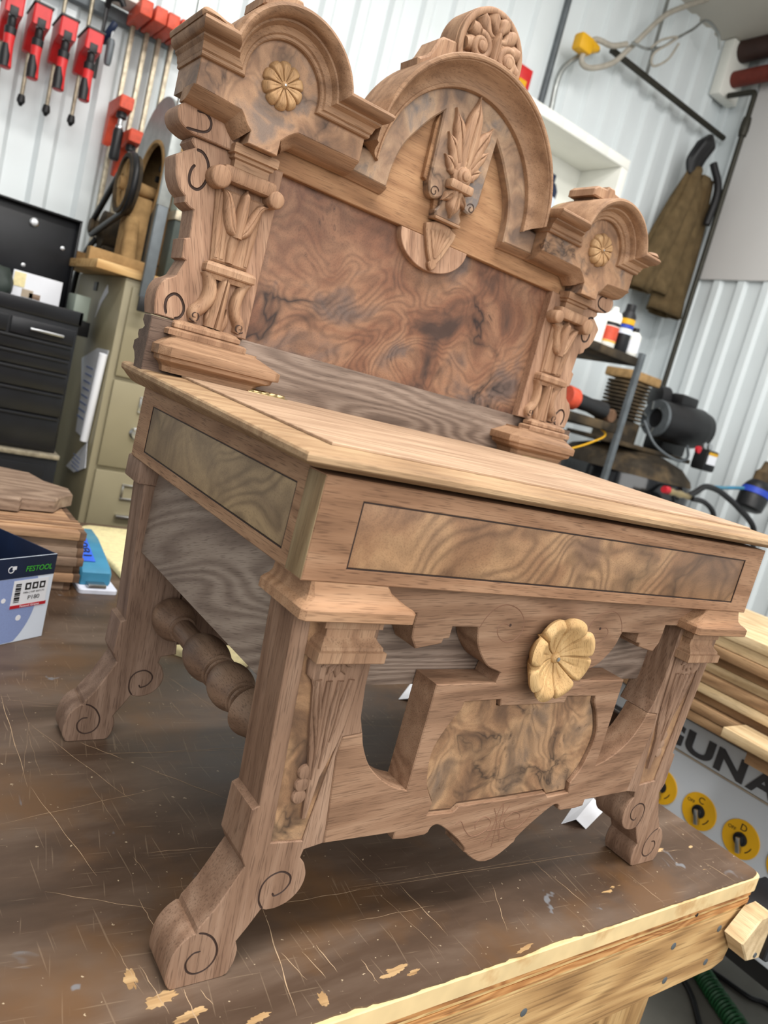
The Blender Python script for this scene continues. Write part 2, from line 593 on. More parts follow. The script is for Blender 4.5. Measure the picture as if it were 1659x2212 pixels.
def leaf_bm(bm, line, widths, ybase, height, vein=0.5, seg=12, n=5, ridge=0.7, edge=0.3):
    """carved leaf standing proud of an upright face (towards -y)"""
    C = catmull([(a, 0, b) for a, b in line], n)
    m_ = len(C)
    W = []
    k = len(widths) - 1
    for i in range(m_):
        t = i / (m_ - 1) * k
        j = min(int(t), k - 1)
        f = t - j
        f = f * f * (3 - 2 * f)
        W.append(widths[j] * (1 - f) + widths[j + 1] * f)
    rows = []
    for i in range(m_):
        t = (C[min(i + 1, m_ - 1)] - C[max(i - 1, 0)]).normalized()
        nn = Vector((t.z, 0, -t.x))
        row = []
        for s_ in range(seg + 1):
            u = -1 + 2 * s_ / seg
            wf = min(1.0, 0.45 + W[i] / max(widths))
            h = height * wf * (edge + (1 - edge) * max(0.0, 1 - abs(u) ** 2.4) ** ridge)
            h -= height * vein * math.exp(-(u / 0.10) ** 2) * min(1.0, W[i] / 0.004)
            q = C[i] + nn * (u * W[i])
            row.append(bm.verts.new((q.x, ybase - max(h, -0.0005), q.z)))
        rows.append(row)
    for a, b in zip(rows, rows[1:]):
        for s_ in range(seg):
            bm.faces.new((a[s_], a[s_ + 1], b[s_ + 1], b[s_]))
    # sides down into the ground
    per = [r[0] for r in rows] + rows[-1][1:] + [r[-1] for r in rows[::-1]][1:] + rows[0][::-1][1:-1]
    low = [bm.verts.new((v.co.x, ybase + 0.0015, v.co.z)) for v in per]
    L = len(per)
    for i in range(L):
        j = (i + 1) % L
        try:
            bm.faces.new((per[i], per[j], low[j], low[i]))
        except ValueError:
            pass
    return bm

def leaf(name, line, widths, ybase, height, mat, parent, vein=0.5, seg=12, n=5, ridge=0.7, edge=0.3):
    return link(name, finish(leaf_bm(bmesh.new(), line, widths, ybase, height, vein, seg, n, ridge, edge), name, 50), mat, parent)

def carve(me, paths, r, groove_mat, depth=0.0):
    """cut round-bottomed grooves along paths into a mesh (boolean)"""
    a = bpy.data.objects.new('tmp_a', me)
    COL.objects.link(a)
    bm = bmesh.new()
    for p in paths:
        tube_bm(bm, p, [r * 0.5] + [r] * (len(p) - 2) + [r * 0.5], 8)
    cm = bpy.data.meshes.new('tmp_c')
    bmesh.ops.recalc_face_normals(bm, faces=bm.faces[:])
    bm.to_mesh(cm)
    bm.free()
    cm.materials.append(groove_mat)
    b = bpy.data.objects.new('tmp_b', cm)
    COL.objects.link(b)
    md = a.modifiers.new('cut', 'BOOLEAN')
    md.operation = 'DIFFERENCE'
    md.object = b
    md.solver = 'EXACT'
    md.use_self = True
    md.material_mode = 'TRANSFER'
    dg = bpy.context.evaluated_depsgraph_get()
    dg.update()
    out = bpy.data.meshes.new_from_object(a.evaluated_get(dg))
    bpy.data.objects.remove(a)
    bpy.data.objects.remove(b)
    for p in out.polygons:
        p.use_smooth = True
    out.set_sharp_from_angle(angle=math.radians(20))
    return out

def text_mesh(body, size, extrude=0.0, bold=0.0):
    cu = bpy.data.curves.new('txt', 'FONT')
    cu.body = body
    cu.size = size
    cu.extrude = extrude
    cu.offset = bold
    cu.align_x = 'LEFT'
    o = bpy.data.objects.new('tmp_t', cu)
    COL.objects.link(o)
    dg = bpy.context.evaluated_depsgraph_get()
    dg.update()
    me = bpy.data.meshes.new_from_object(o.evaluated_get(dg))
    bpy.data.objects.remove(o)
    bpy.data.curves.remove(cu)
    return me

# ================================================================== the carved hall desk on the bench
desk = thing('carved_desk', 'carved walnut lift-lid desk with tall arched back and burl panels on the bench', 'desk', (0, 0.22, 0))
YF = 0.016          # front face of the front legs and apron

# ---- legs: shaped boards with scrolled feet
def leg_outline():
    o = [(0.318, 0.346), (0.3055, 0.168), (0.3115, 0.165), (0.3115, 0.122), (0.305, 0.110)]
    o += [(0.315, 0.089), (0.323, 0.073), (0.3345, 0.0565), (0.3355, 0.0515)]
    o += sp([(0.3385, 0.052), (0.346, 0.046), (0.352, 0.036), (0.354, 0.024), (0.3535, 0.010), (0.3485, 0.001)], 8)
    o += [(0.346, 0.0), (0.3005, 0.0)]
    o += sp([(0.2955, 0.002), (0.2915, 0.012), (0.291, 0.024), (0.2945, 0.034)], 8)
    o += [(0.286, 0.047), (0.277, 0.0625)]
    o += sp([(0.272, 0.0605), (0.262, 0.0605), (0.250, 0.065), (0.241, 0.075), (0.2385, 0.088), (0.243, 0.101), (0.2495, 0.109)], 8)
    o += [(0.248, 0.117), (0.228, 0.1205), (0.2405, 0.209), (0.2385, 0.2275), (0.218, 0.230), (0.224, 0.245), (0.2285, 0.277), (0.230, 0.346)]
    return o
POCKET = [(0.3015, 0.340), (0.2845, 0.1295), (0.2520, 0.1265), (0.2435, 0.209), (0.2400, 0.235), (0.2360, 0.300), (0.2355, 0.340)]
FOOT_SP = [(0.333, .052), (.326, .0495), (.318, .043), (.312, .032), (.312, .021), (.318, .013), (.328, .011), (.336, .016), (.3385, .025), (.334, .032), (.327, .033)]
LOBE_SP = [(0.276, 0.0625), (.282, .072), (.283, .086), (.277, .095), (.266, .098), (.2565, .093), (.254, .085), (.259, .077), (.267, .074), (.270, .0775)]

def make_leg(sx, y0, y1, pocket, mat, name='leg'):
    base = [(a * sx, b) for a, b in leg_outline()]
    loops = [base]
    bm = bmesh.new()
    if pocket:
        pocket_bm(bm, base, [(a * sx, b) for a, b in POCKET], y0, y1, 0.0035, 0.0008, 0.002)
        me = finish(bm, name, 30)
    else:
        plate_bm(bm, loops, y0, y1, 0.0015, back_bevel=0.002)
        me = finish(bm, name, 30)
    me.materials.append(mat)
    paths = [[(v[0] * sx, y0, v[1]) for v in sp(q, 5)] for q in (FOOT_SP, LOBE_SP)]
    me = carve(me, paths, 0.0010, M['groove'])
    me.set_sharp_from_angle(angle=math.radians(11))
    return link(name, me, None, desk)

for sx in (-1, 1):
    lg = make_leg(sx, YF, YF + 0.046, True, M['leg'])
    # sunk burl strip with tapering carved pendant and three beads
    plate('burl_strip', [inset(clean([(a * sx, b) for a, b in POCKET] if area2([(a * sx, b) for a, b in POCKET]) > 0 else [(a * sx, b) for a, b in POCKET][::-1]), 0.0002)], YF + 0.0022, YF + 0.0034, M['burl4'], lg, 0.0)
    pend = [(0.2925, 0.307), (0.2945, 0.299), (0.2925, 0.288), (0.2865, 0.283), (0.2835, 0.276), (0.2765, 0.240), (0.2690, 0.209), (0.2640, 0.185), (0.2600, 0.150), (0.2560, 0.150), (0.2530, 0.190), (0.2440, 0.2200), (0.2405, 0.240), (0.2370, 0.300), (0.2370, 0.307)]
    plate('pendant', [[(a * sx, b) for a, b in pend]], YF - 0.0022, YF + 0.005, M['leg'], lg, 0.0012)
    for k, zz in enumerate((0.1960, 0.1840, 0.1725)):
        lathe('bead', (0.2685 * sx, YF + 0.004, zz), (0, -1, 0), [(0, 0.0070), (0.0040, 0.0070), (0.0052, 0.0062), (0.0056, 0.004), (0.0057, 0)], M['leg'], lg, 16)
    # husk: half rosette and long leaves cut into the pendant
    for a_, r_ in ((-150, .0), (-120, 0), (-90, 0), (-60, 0), (-30, 0)):
        ca, sa = math.cos(math.radians(a_)), math.sin(math.radians(a_))
        leaf('husk_petal', [((0.2655 + 0.005 * ca) * sx, 0.305 + 0.005 * sa), ((0.2655 + 0.012 * ca) * sx, 0.305 + 0.012 * sa), ((0.2655 + 0.0185 * ca) * sx, 0.305 + 0.0185 * sa)], [0.0012, 0.0036, 0.0006], YF - 0.0021, 0.0032, M['leg'], lg, 0.3, 6, 3)
    for (xa, xb, za, zb_) in ((0.281, 0.2655, 0.284, 0.215), (0.270, 0.2625, 0.283, 0.190), (0.2585, 0.2575, 0.283, 0.200), (0.2475, 0.2540, 0.284, 0.225)):
        leaf('husk_leaf', [(xa * sx, za), ((xa * 0.6 + xb * 0.4) * sx, za * 0.6 + zb_ * 0.4), (xb * sx, zb_)], [0.0030, 0.0040, 0.0005], YF - 0.0021, 0.0032, M['leg'], lg, 0.5, 8, 4)
    # moulded cap and neck
    def S(rows, mat, nm):
        out = []
        for z, xo, xi, y, c in rows:
            a, b = sorted((xo * sx, xi * sx))
            out.append((z, a, b, y, 0.064, c))
        return link(nm, finish(stack_bm(bmesh.new(), out), nm, 20), mat, lg)
    S([(0.3445, 0.327, 0.219, -0.0105, 0.004), (0.346, 0.3295, 0.2165, -0.013, 0.004), (0.354, 0.3295, 0.2165, -0.013, 0.004), (0.3565, 0.327, 0.219, -0.0108, 0.004), (0.3585, 0.323, 0.224, -0.007, 0.004), (0.362, 0.3200, 0.2300, -0.0035, 0.004), (0.367, 0.3195, 0.2390, -0.0015, 0.003), (0.3735, 0.319, 0.2440, 0.0005, 0.002)], M['wx'], 'cap_moulding')
    S([(0.3055, 0.2985, 0.2325, -0.003, 0), (0.3065, 0.2995, 0.2315, -0.004, 0), (0.3155, 0.2995, 0.2315, -0.004, 0), (0.3165, 0.2965, 0.2345, -0.0015, 0), (0.319, 0.2965, 0.2345, -0.001, 0), (0.3225, 0.2935, 0.238, 0.003, 0), (0.3255, 0.2915, 0.240, 0.006, 0), (0.3262, 0.2905, 0.241, 0.0065, 0), (0.333, 0.2905, 0.241, 0.0065, 0), (0.334, 0.295, 0.237, 0.003, 0), (0.346, 0.295, 0.237, 0.003, 0)], M['carve'], 'neck_moulding')

    # rear legs share the shape
    rl = make_leg(sx, 0.424, 0.470, False, M['legr'])
    a, b = sorted((0.329 * sx, 0.232 * sx))
    box('cap_block', a, b, 0.420, 0.4745, 0.345, 0.3735, M['legr'], rl, 0.003)

# ---- shaped apron between the front legs
ap = [(0.0, 0.3735), (0.2435, 0.3735), (0.2435, 0.3455), (0.193, 0.3455), (0.193, 0.335), (0.1915, 0.3225), (0.1835, 0.3115), (0.154, 0.3170), (0.153, 0.3215), (0.146, 0.3225), (0.146, 0.3340), (0.1135, 0.3345)]
ap += sp([(0.1120, 0.330), (0.108, 0.318), (0.099, 0.306), (0.085, 0.294), (0.068, 0.288)], 5)
ap += [(0.0645, 0.2865), (0.0665, 0.2755), (0.1455, 0.2755), (0.1455, 0.1645)]
ap += sp([(0.1455, 0.1645), (0.163, 0.1700), (0.182, 0.1805), (0.2, 0.1960), (0.212, 0.2150), (0.2175, 0.2295)], 5)[1:]
ap += [(0.2380, 0.2270), (0.2400, 0.209), (0.2275, 0.1200), (0.1455, 0.1185), (0.1450, 0.1105), (0.132, 0.1090), (0.104, 0.1095)]
ap += sp([(0.100, 0.1120), (0.0985, 0.1165), (0.094, 0.1190), (0.087, 0.1180), (0.075, 0.1110), (0.055, 0.0970), (0.0395, 0.0835)], 4)
ap += [(0.0385, 0.0785), (0.0345, 0.0765)]
ap += sp([(0.031, 0.0735), (0.020, 0.0665), (0.010, 0.0620), (0.0, 0.0605)], 4)
AP = sym(ap)
pan = [(0.0, 0.2495), (0.0500, 0.2495), (0.0520, 0.2570), (0.1020, 0.2560)]
pan += sp([(0.1035, 0.248), (0.1160, 0.230), (0.1265, 0.203), (0.1205, 0.168), (0.1060, 0.1450)], 5)
pan += [(0.1085, 0.1325), (0.0730, 0.1310), (0.0665, 0.1370), (0.0, 0.1365)]
PAN = sym(pan)
bm = bmesh.new()
pocket_bm(bm, AP, PAN, YF, YF + 0.034, 0.0085, 0.0010, 0.001)
me = finish(bm, 'apron', 30)
apron = link('apron', me, M['apron'], desk)
plate('burl_panel', [inset(clean(PAN if area2(PAN) > 0 else PAN[::-1]), 0.0016)], YF + 0.0046, YF + 0.0084, M['burl4'], apron, 0.0008)
# incised scrolls and the lily below the panel
SCR = [(-0.112, 0.334), (-0.106, 0.346), (-0.095, 0.356), (-0.081, 0.359), (-0.064, 0.354), (-0.053, 0.343), (-0.052, 0.331), (-0.060, 0.322), (-0.071, 0.320), (-0.082, 0.325), (-0.087, 0.333), (-0.082, 0.339), (-0.072, 0.338)]
LINES = [SCR, mir(SCR),
         [(-0.064, 0.116), (-0.057, 0.118), (-0.046, 0.105), (-0.033, 0.097), (-0.016, 0.101), (-0.011, 0.111), (-0.023, 0.119), (-0.034, 0.113), (-0.032, 0.105)],
         [(0.0, 0.133), (-0.004, 0.118), (0.0, 0.104), (0.002, 0.078)], [(0.0, 0.133), (0.004, 0.118), (0.0, 0.104)],
         [(-0.012, 0.128), (-0.004, 0.112), (-0.012, 0.084)], [(-0.013, 0.1005), (0.013, 0.1005)], [(-0.004, 0.102), (-0.008, 0.092), (-0.018, 0.088)]]
LINES += [mir(LINES[2]), mir(LINES[5]), mir(LINES[7])]
for q in LINES:
    tube('incised_line', [(a, YF + 0.0003, b) for a, b in sp(q, 5)], 0.0007, M['pencil'], apron, 5)
for sx in (-1, 1):
    lathe('scroll_pin', (0.071 * sx, YF + 0.001, 0.338), (0, -1, 0), [(0, 0.0016), (0.0013, 0.0016), (0.0016, 0)], M['groove'], apron, 10)

def rosette(name, c, R, n, H, mat, parent, rot=0.0, cup=0.0, lobes=0.10, gw=0.10, rings=14, boss=0.2, pin=True):
    """carved flower: petals divided by narrow grooves, notched rim, undercut back"""
    bm = bmesh.new()
    seg = n * 16
    cx, cy, cz = c
    rows = []
    for i in range(rings + 1):
        s_ = i / rings
        row = []
        for k in range(seg):
            th = 2 * PI * k / seg
            ph = ((th - rot) * n / (2 * PI)) % 1.0
            e = abs(ph - 0.5) * 2              # 0 mid petal, 1 at the gap
            rad = R * (1 - lobes * (0.25 * e ** 2 + 0.75 * e ** 7)) * s_
            g = math.exp(-((1 - e) / gw) ** 2)
            mid = math.exp(-(e / 0.10) ** 2) * max(0, 1 - abs(s_ - 0.45) / 0.3)
            if cup:
                h = H * (0.30 + 0.70 * min(1, s_ / 0.82) ** 1.7 - (0.45 * max(0, s_ - 0.82) / 0.18) ** 2)
                h += H * 0.16 * math.sin(th * 2.0 + 0.6) * s_
            else:
                h = H * (0.55 + 0.45 * math.sin(min(1, s_ / 0.7) * PI / 2) - 0.75 * max(0, (s_ - 0.7) / 0.3) ** 2.2)
            h -= H * (0.42 * g + 0.10 * mid) * min(1, s_ * 3.5)
            row.append(bm.verts.new((cx + rad * math.cos(th), cy - max(h, 0.0004), cz + rad * math.sin(th))))
        rows.append(row)
    rim = rows[-1]
    if cup:
        rows.append([bm.verts.new((cx + (v.co.x - cx) * 0.985, v.co.y + 0.0035, cz + (v.co.z - cz) * 0.985)) for v in rim])
        rows.append([bm.verts.new((cx + (v.co.x - cx) * 0.62, cy + 0.004, cz + (v.co.z - cz) * 0.62)) for v in rim])
    else:
        rows.append([bm.verts.new((v.co.x, cy + 0.002, v.co.z)) for v in rim])
    for a, b in zip(rows, rows[1:]):
        for k in range(seg):
            j = (k + 1) % seg
            bm.faces.new((a[k], a[j], b[j], b[k]))
    bm.faces.new(rows[-1][::-1])
    bmesh.ops.remove_doubles(bm, verts=bm.verts[:], dist=1e-6)
    ro = link(name, finish(bm, name, 55), mat, parent)
    hb = H * (0.30 if cup else 0.55)
    if boss:
        rb = R * boss
        lathe('boss', (cx, cy - hb * 0.6, cz), (0, -1, 0), [(0, rb), (rb * 0.5, rb), (rb * 0.95, rb * 0.85), (rb * 1.2, rb * 0.5), (rb * 1.27, 0)], mat, ro, 20)
        if pin:
            lathe('pin', (cx, cy - hb * 0.6 - rb * 1.22, cz), (0, -1, 0), [(0, R * 0.05), (R * 0.03, R * 0.05), (R * 0.04, 0)], M['steel'], ro, 10)
    return ro

rosette('large_rosette', (-0.0035, YF - 0.004, 0.3085), 0.0470, 8, 0.0200, M['gold'], desk, 0.15, 1.0, 0.17, 0.09, boss=0.13)

# ---- inner box with grey walnut sides
box('inner_box_front', -0.3045, 0.3045, 0.0505, 0.068, 0.259, 0.3735, M['greyx'], desk, 0.001)
for sx in (-1, 1):
    a, b = sorted((0.3045 * sx, 0.286 * sx))
    box('inner_box_side', a, b, 0.062, 0.4245, 0.259, 0.3735, M['grey'], desk, 0.0012)
box('rear_apron', -0.235, 0.235, 0.432, 0.455, 0.131, 0.372, M['legr'], desk, 0.0015)

# ---- turned stretchers between front and rear legs
SX = 0.2545
tp = [(0.060, 0.0150), (0.090, 0.0155), (0.110, 0.0170), (0.125, 0.0195), (0.138, 0.0232), (0.147, 0.0262), (0.1505, 0.0268), (0.1525, 0.0255), (0.1530, 0.0215), (0.157, 0.0165), (0.163, 0.0138), (0.1690, 0.0132),
      (0.1695, 0.0165), (0.1715, 0.0178), (0.1735, 0.0165), (0.1738, 0.0148), (0.1755, 0.0148), (0.1758, 0.0180), (0.1778, 0.0190), (0.1795, 0.0178), (0.1798, 0.0155)]
def ball(c, hl, r, r0):
    out = []
    a0 = math.acos(min(1.0, r0 / r))
    for k in range(15):
        a_ = -a0 + 2 * a0 * k / 14
        out.append((c + hl * math.sin(a_) / math.sin(a0), r * math.cos(a_)))
    return out
tp += ball(0.2065, 0.0262, 0.0252, 0.0155)
tp += [(0.2335, 0.0145), (0.2345, 0.0145), (0.2348, 0.0172), (0.2366, 0.0184), (0.2385, 0.0172), (0.2388, 0.0150), (0.2405, 0.0150), (0.2408, 0.0190), (0.2430, 0.0202), (0.2450, 0.0190), (0.2453, 0.0160)]
tp += ball(0.2790, 0.0330, 0.0258, 0.0150)
tp += [(0.3180, 0.0142), (0.340, 0.0136), (0.360, 0.0140), (0.3605, 0.0165), (0.3630, 0.0175), (0.3655, 0.0165), (0.3660, 0.0150)]
tp += ball(0.3945, 0.0285, 0.0268, 0.0150)
tp += [(0.4245, 0.0150)]
for sx in (-1, 1):
    lathe('turned_stretcher', (SX * sx, 0, 0.182), (0, 1, 0), tp, M['turn'], desk, 40, 32)

# ---- box with framed burl panels
def frame_loops(x0, x1, z0, z1, a0, a1, b0, b1):
    return [[(x0, z0), (x1, z0), (x1, z1), (x0, z1)], [(a0, b0), (a1, b0), (a1, b1), (a0, b1)]]
BX = 0.33
ff = plate('box_front', frame_loops(-BX, BX, 0.3735, 0.4575, -0.2910, 0.2910, 0.3858, 0.4410), 0.0, 0.028, M['front'], desk, 0.0010)
box('burl_panel', -0.2903, 0.2903, 0.0010, 0.020, 0.3865, 0.4403, M['burl5'], ff, 0.0010)
for sx in (-1, 1):
    bs = plate('box_side', frame_loops(0.0282, 0.460, 0.3735, 0.4606, 0.0415, 0.4165, 0.3860, 0.4415), BX * sx, (BX - 0.024) * sx, M['side'], desk, 0.0010, 'yz')
    a, b = sorted(((BX - 0.001) * sx, (BX - 0.018) * sx))
    box('burl_panel', a, b, 0.0422, 0.4158, 0.3867, 0.4408, M['burl6'], bs, 0.0010)
    gm = finish(plate_bm(bmesh.new(), frame_loops(0.0412, 0.4168, 0.3857, 0.4418, 0.0423, 0.4157, 0.3868, 0.4407), (BX - 0.0005) * sx, (BX - 0.004) * sx, 0, 'yz'), 'stringing', 0)
    link('stringing', gm, M['string'], bs)
gm = finish(plate_bm(bmesh.new(), frame_loops(-0.2914, 0.2914, 0.3854, 0.4414, -0.2902, 0.2902, 0.3866, 0.4402), 0.0005, 0.004, 0), 'stringing', 0)
link('stringing', gm, M['string'], ff)
# end grain strip of the front board (paler) is the board's own end
for sx in (-1, 1):
    a, b = sorted(((BX + 0.0004) * sx, (BX - 0.003) * sx))
    box('end_grain', a, b, 0.0008, 0.0278, 0.3742, 0.4568, M['wy'], ff, 0.0006)
box('box_back', -0.306, 0.306, 0.440, 0.460, 0.3735, 0.4575, M['side'], desk, 0.001)
box('box_floor', -0.306, 0.306, 0.028, 0.440, 0.3735, 0.383, M['side'], desk, 0.001)

# ---- lid with moulded edge and raised field
def tiltz(y):
    return 0.0085 * max(0.0, y) / 0.40
def lift(v):
    v.co.z += tiltz(v.co.y) * min(1.0, max(0.0, (v.co.z - 0.4615) / 0.006))
def lid_part(name, y0, y1, front, mat, raised):
    bm = bmesh.new()
    LX = 0.3625
    prof = [(0.4608, 0.0305), (0.4612, 0.0285), (0.4615, 0.0215), (0.4625, 0.0150), (0.4645, 0.0085), (0.4662, 0.0040), (0.4668, 0.0015), (0.4680, 0.0), (0.4720, 0.0), (0.4738, 0.0012), (0.4748, 0.004), (0.4754, 0.008)]
    if raised:
        prof += [(0.4768, 0.0440), (0.4785, 0.0445)]
    rows = []
    for z, i in prof:
        rows.append((z, -LX + i, LX - i, y0 + (i if front else 0), y1, 0))
    stack_bm(bm, rows)
    for v in bm.verts:
        lift(v)
    return link(name, finish(bm, name, 20), mat, desk)
lid = lid_part('lid', -0.0215, 0.3755, True, M['lidedge'], True)
# raised field board of the lid
bm = bmesh.new()
stack_bm(bm, [(0.4775, -0.3185, 0.3185, 0.0225, 0.3755, 0), (0.4790, -0.3185, 0.3185, 0.0225, 0.3755, 0), (0.4796, -0.3178, 0.3178, 0.0232, 0.3755, 0)])
for v in bm.verts:
    v.co.z += tiltz(v.co.y)
link('field', finish(bm, 'field', 20), M['lid'], lid)
lid_part('rear_deck', 0.3765, 0.462, False, M['lidedge'], False)
for x in (-0.212, 0.268):
    h = thing('hinge', None, None, (x, 0.376, 0.487))
    h.parent = desk
    h.matrix_parent_inverse = ROOTINV[desk.name]
    lathe('barrel', (x - 0.027, 0.3765, 0.4886), (1, 0, 0), [(0, 0.0022), (0.054, 0.0022)], M['brass'], h, 10)
    for k in range(5):
        lathe('knuckle', (x - 0.0265 + 0.0108 * k, 0.3765, 0.4886), (1, 0, 0), [(0, 0.0025), (0.0005, 0.0028), (0.0098, 0.0028), (0.0103, 0.0025)], M['brass'], h, 10)
    box('leaf_plate', x - 0.027, x + 0.027, 0.3655, 0.3765, 0.4865, 0.4881, M['brass'], h, 0.0003)

# ================================================================== upper back
YB = 0.416
box('lower_plank', -0.332, 0.332, 0.4125, 0.442, 0.4770, 0.5455, M['greyx'], desk, 0.0008)
box('burl_back_panel', -0.241, 0.241, YB, 0.430, 0.5445, 0.7470, M['burl'], desk, 0.0)
# board behind the cresting, golden wood
bo = [(0.0, 0.7450), (0.320, 0.7450), (0.320, 0.800), (0.150, 0.830)] + arc(0, 0.815, 0.142, 6, 90, 14)
plate('rail_board', [sym(bo)], 0.4055, 0.436, M['rail'], desk, 0.0010)
# disc with fan pendant below the arch
dk = plate('pendant_disc', [[(0.0590 * math.cos(PI + t * PI / 24), 0.7449 + 0.0420 * math.sin(PI + t * PI / 24)) for t in range(25)]], 0.4052, 0.4165, M['wing'], desk, 0.0008)
fan = [(0.0, 0.768), (0.013, 0.7665), (0.0265, 0.7600), (0.0255, 0.7530), (0.0130, 0.7250), (0.0085, 0.7180)]
fan += sp([(0.0065, 0.7150), (0.0072, 0.7115), (0.0045, 0.7065), (0.0, 0.7035)], 4)
plate('fan', [sym(fan)], 0.3975, 0.4060, M['carve'], dk, 0.0015)
for k in range(5):
    a_ = (k - 2) * 0.0078
    leaf('fan_flute', [(a_, 0.7585 - abs(k - 2) * 0.002), (a_ * 0.55, 0.738), (a_ * 0.12, 0.721)], [0.0030, 0.0030, 0.0008], 0.3978, 0.0020, M['carve'], dk, 0.1, 6, 4)

# ---- columns with carved capitals and scrolled wings
WING = [(0.2405, 0.5455), (0.2405, 0.7455), (0.352, 0.7425), (0.3535, 0.7375), (0.3475, 0.7320)]
WING += sp([(0.3475, 0.7320), (0.3560, 0.7265), (0.3655, 0.7190), (0.3665, 0.7155)], 3)
WING += sp([(0.3645, 0.7080), (0.3625, 0.6980), (0.3560, 0.6860), (0.3480, 0.6800)], 3)
WING += [(0.3470, 0.6740), (0.3400, 0.6700), (0.3355, 0.6690), (0.3335, 0.6390), (0.3390, 0.6360), (0.3375, 0.6150), (0.3325, 0.6135), (0.3390, 0.5950)]
WING += sp([(0.3430, 0.5915), (0.3510, 0.5865), (0.3565, 0.5760), (0.3575, 0.5620), (0.3545, 0.5465)], 4)
UP_SP = [(0.346, 0.731), (.338, .730), (.3305, .722), (.328, .709), (.331, .697), (.337, .691), (.345, .693), (.348, .701), (.347, .710), (.344, .715)]
LO_SP = [(.342, .550), (.345, .559), (.344, .568), (.338, .574), (.331, .573), (.325, .566), (.323, .558), (.326, .5505), (.332, .5475)]
BLK_SP = [(.356, .767), (.346, .768), (.339, .762), (.339, .754), (.345, .749), (.356, .747), (.364, .746)]

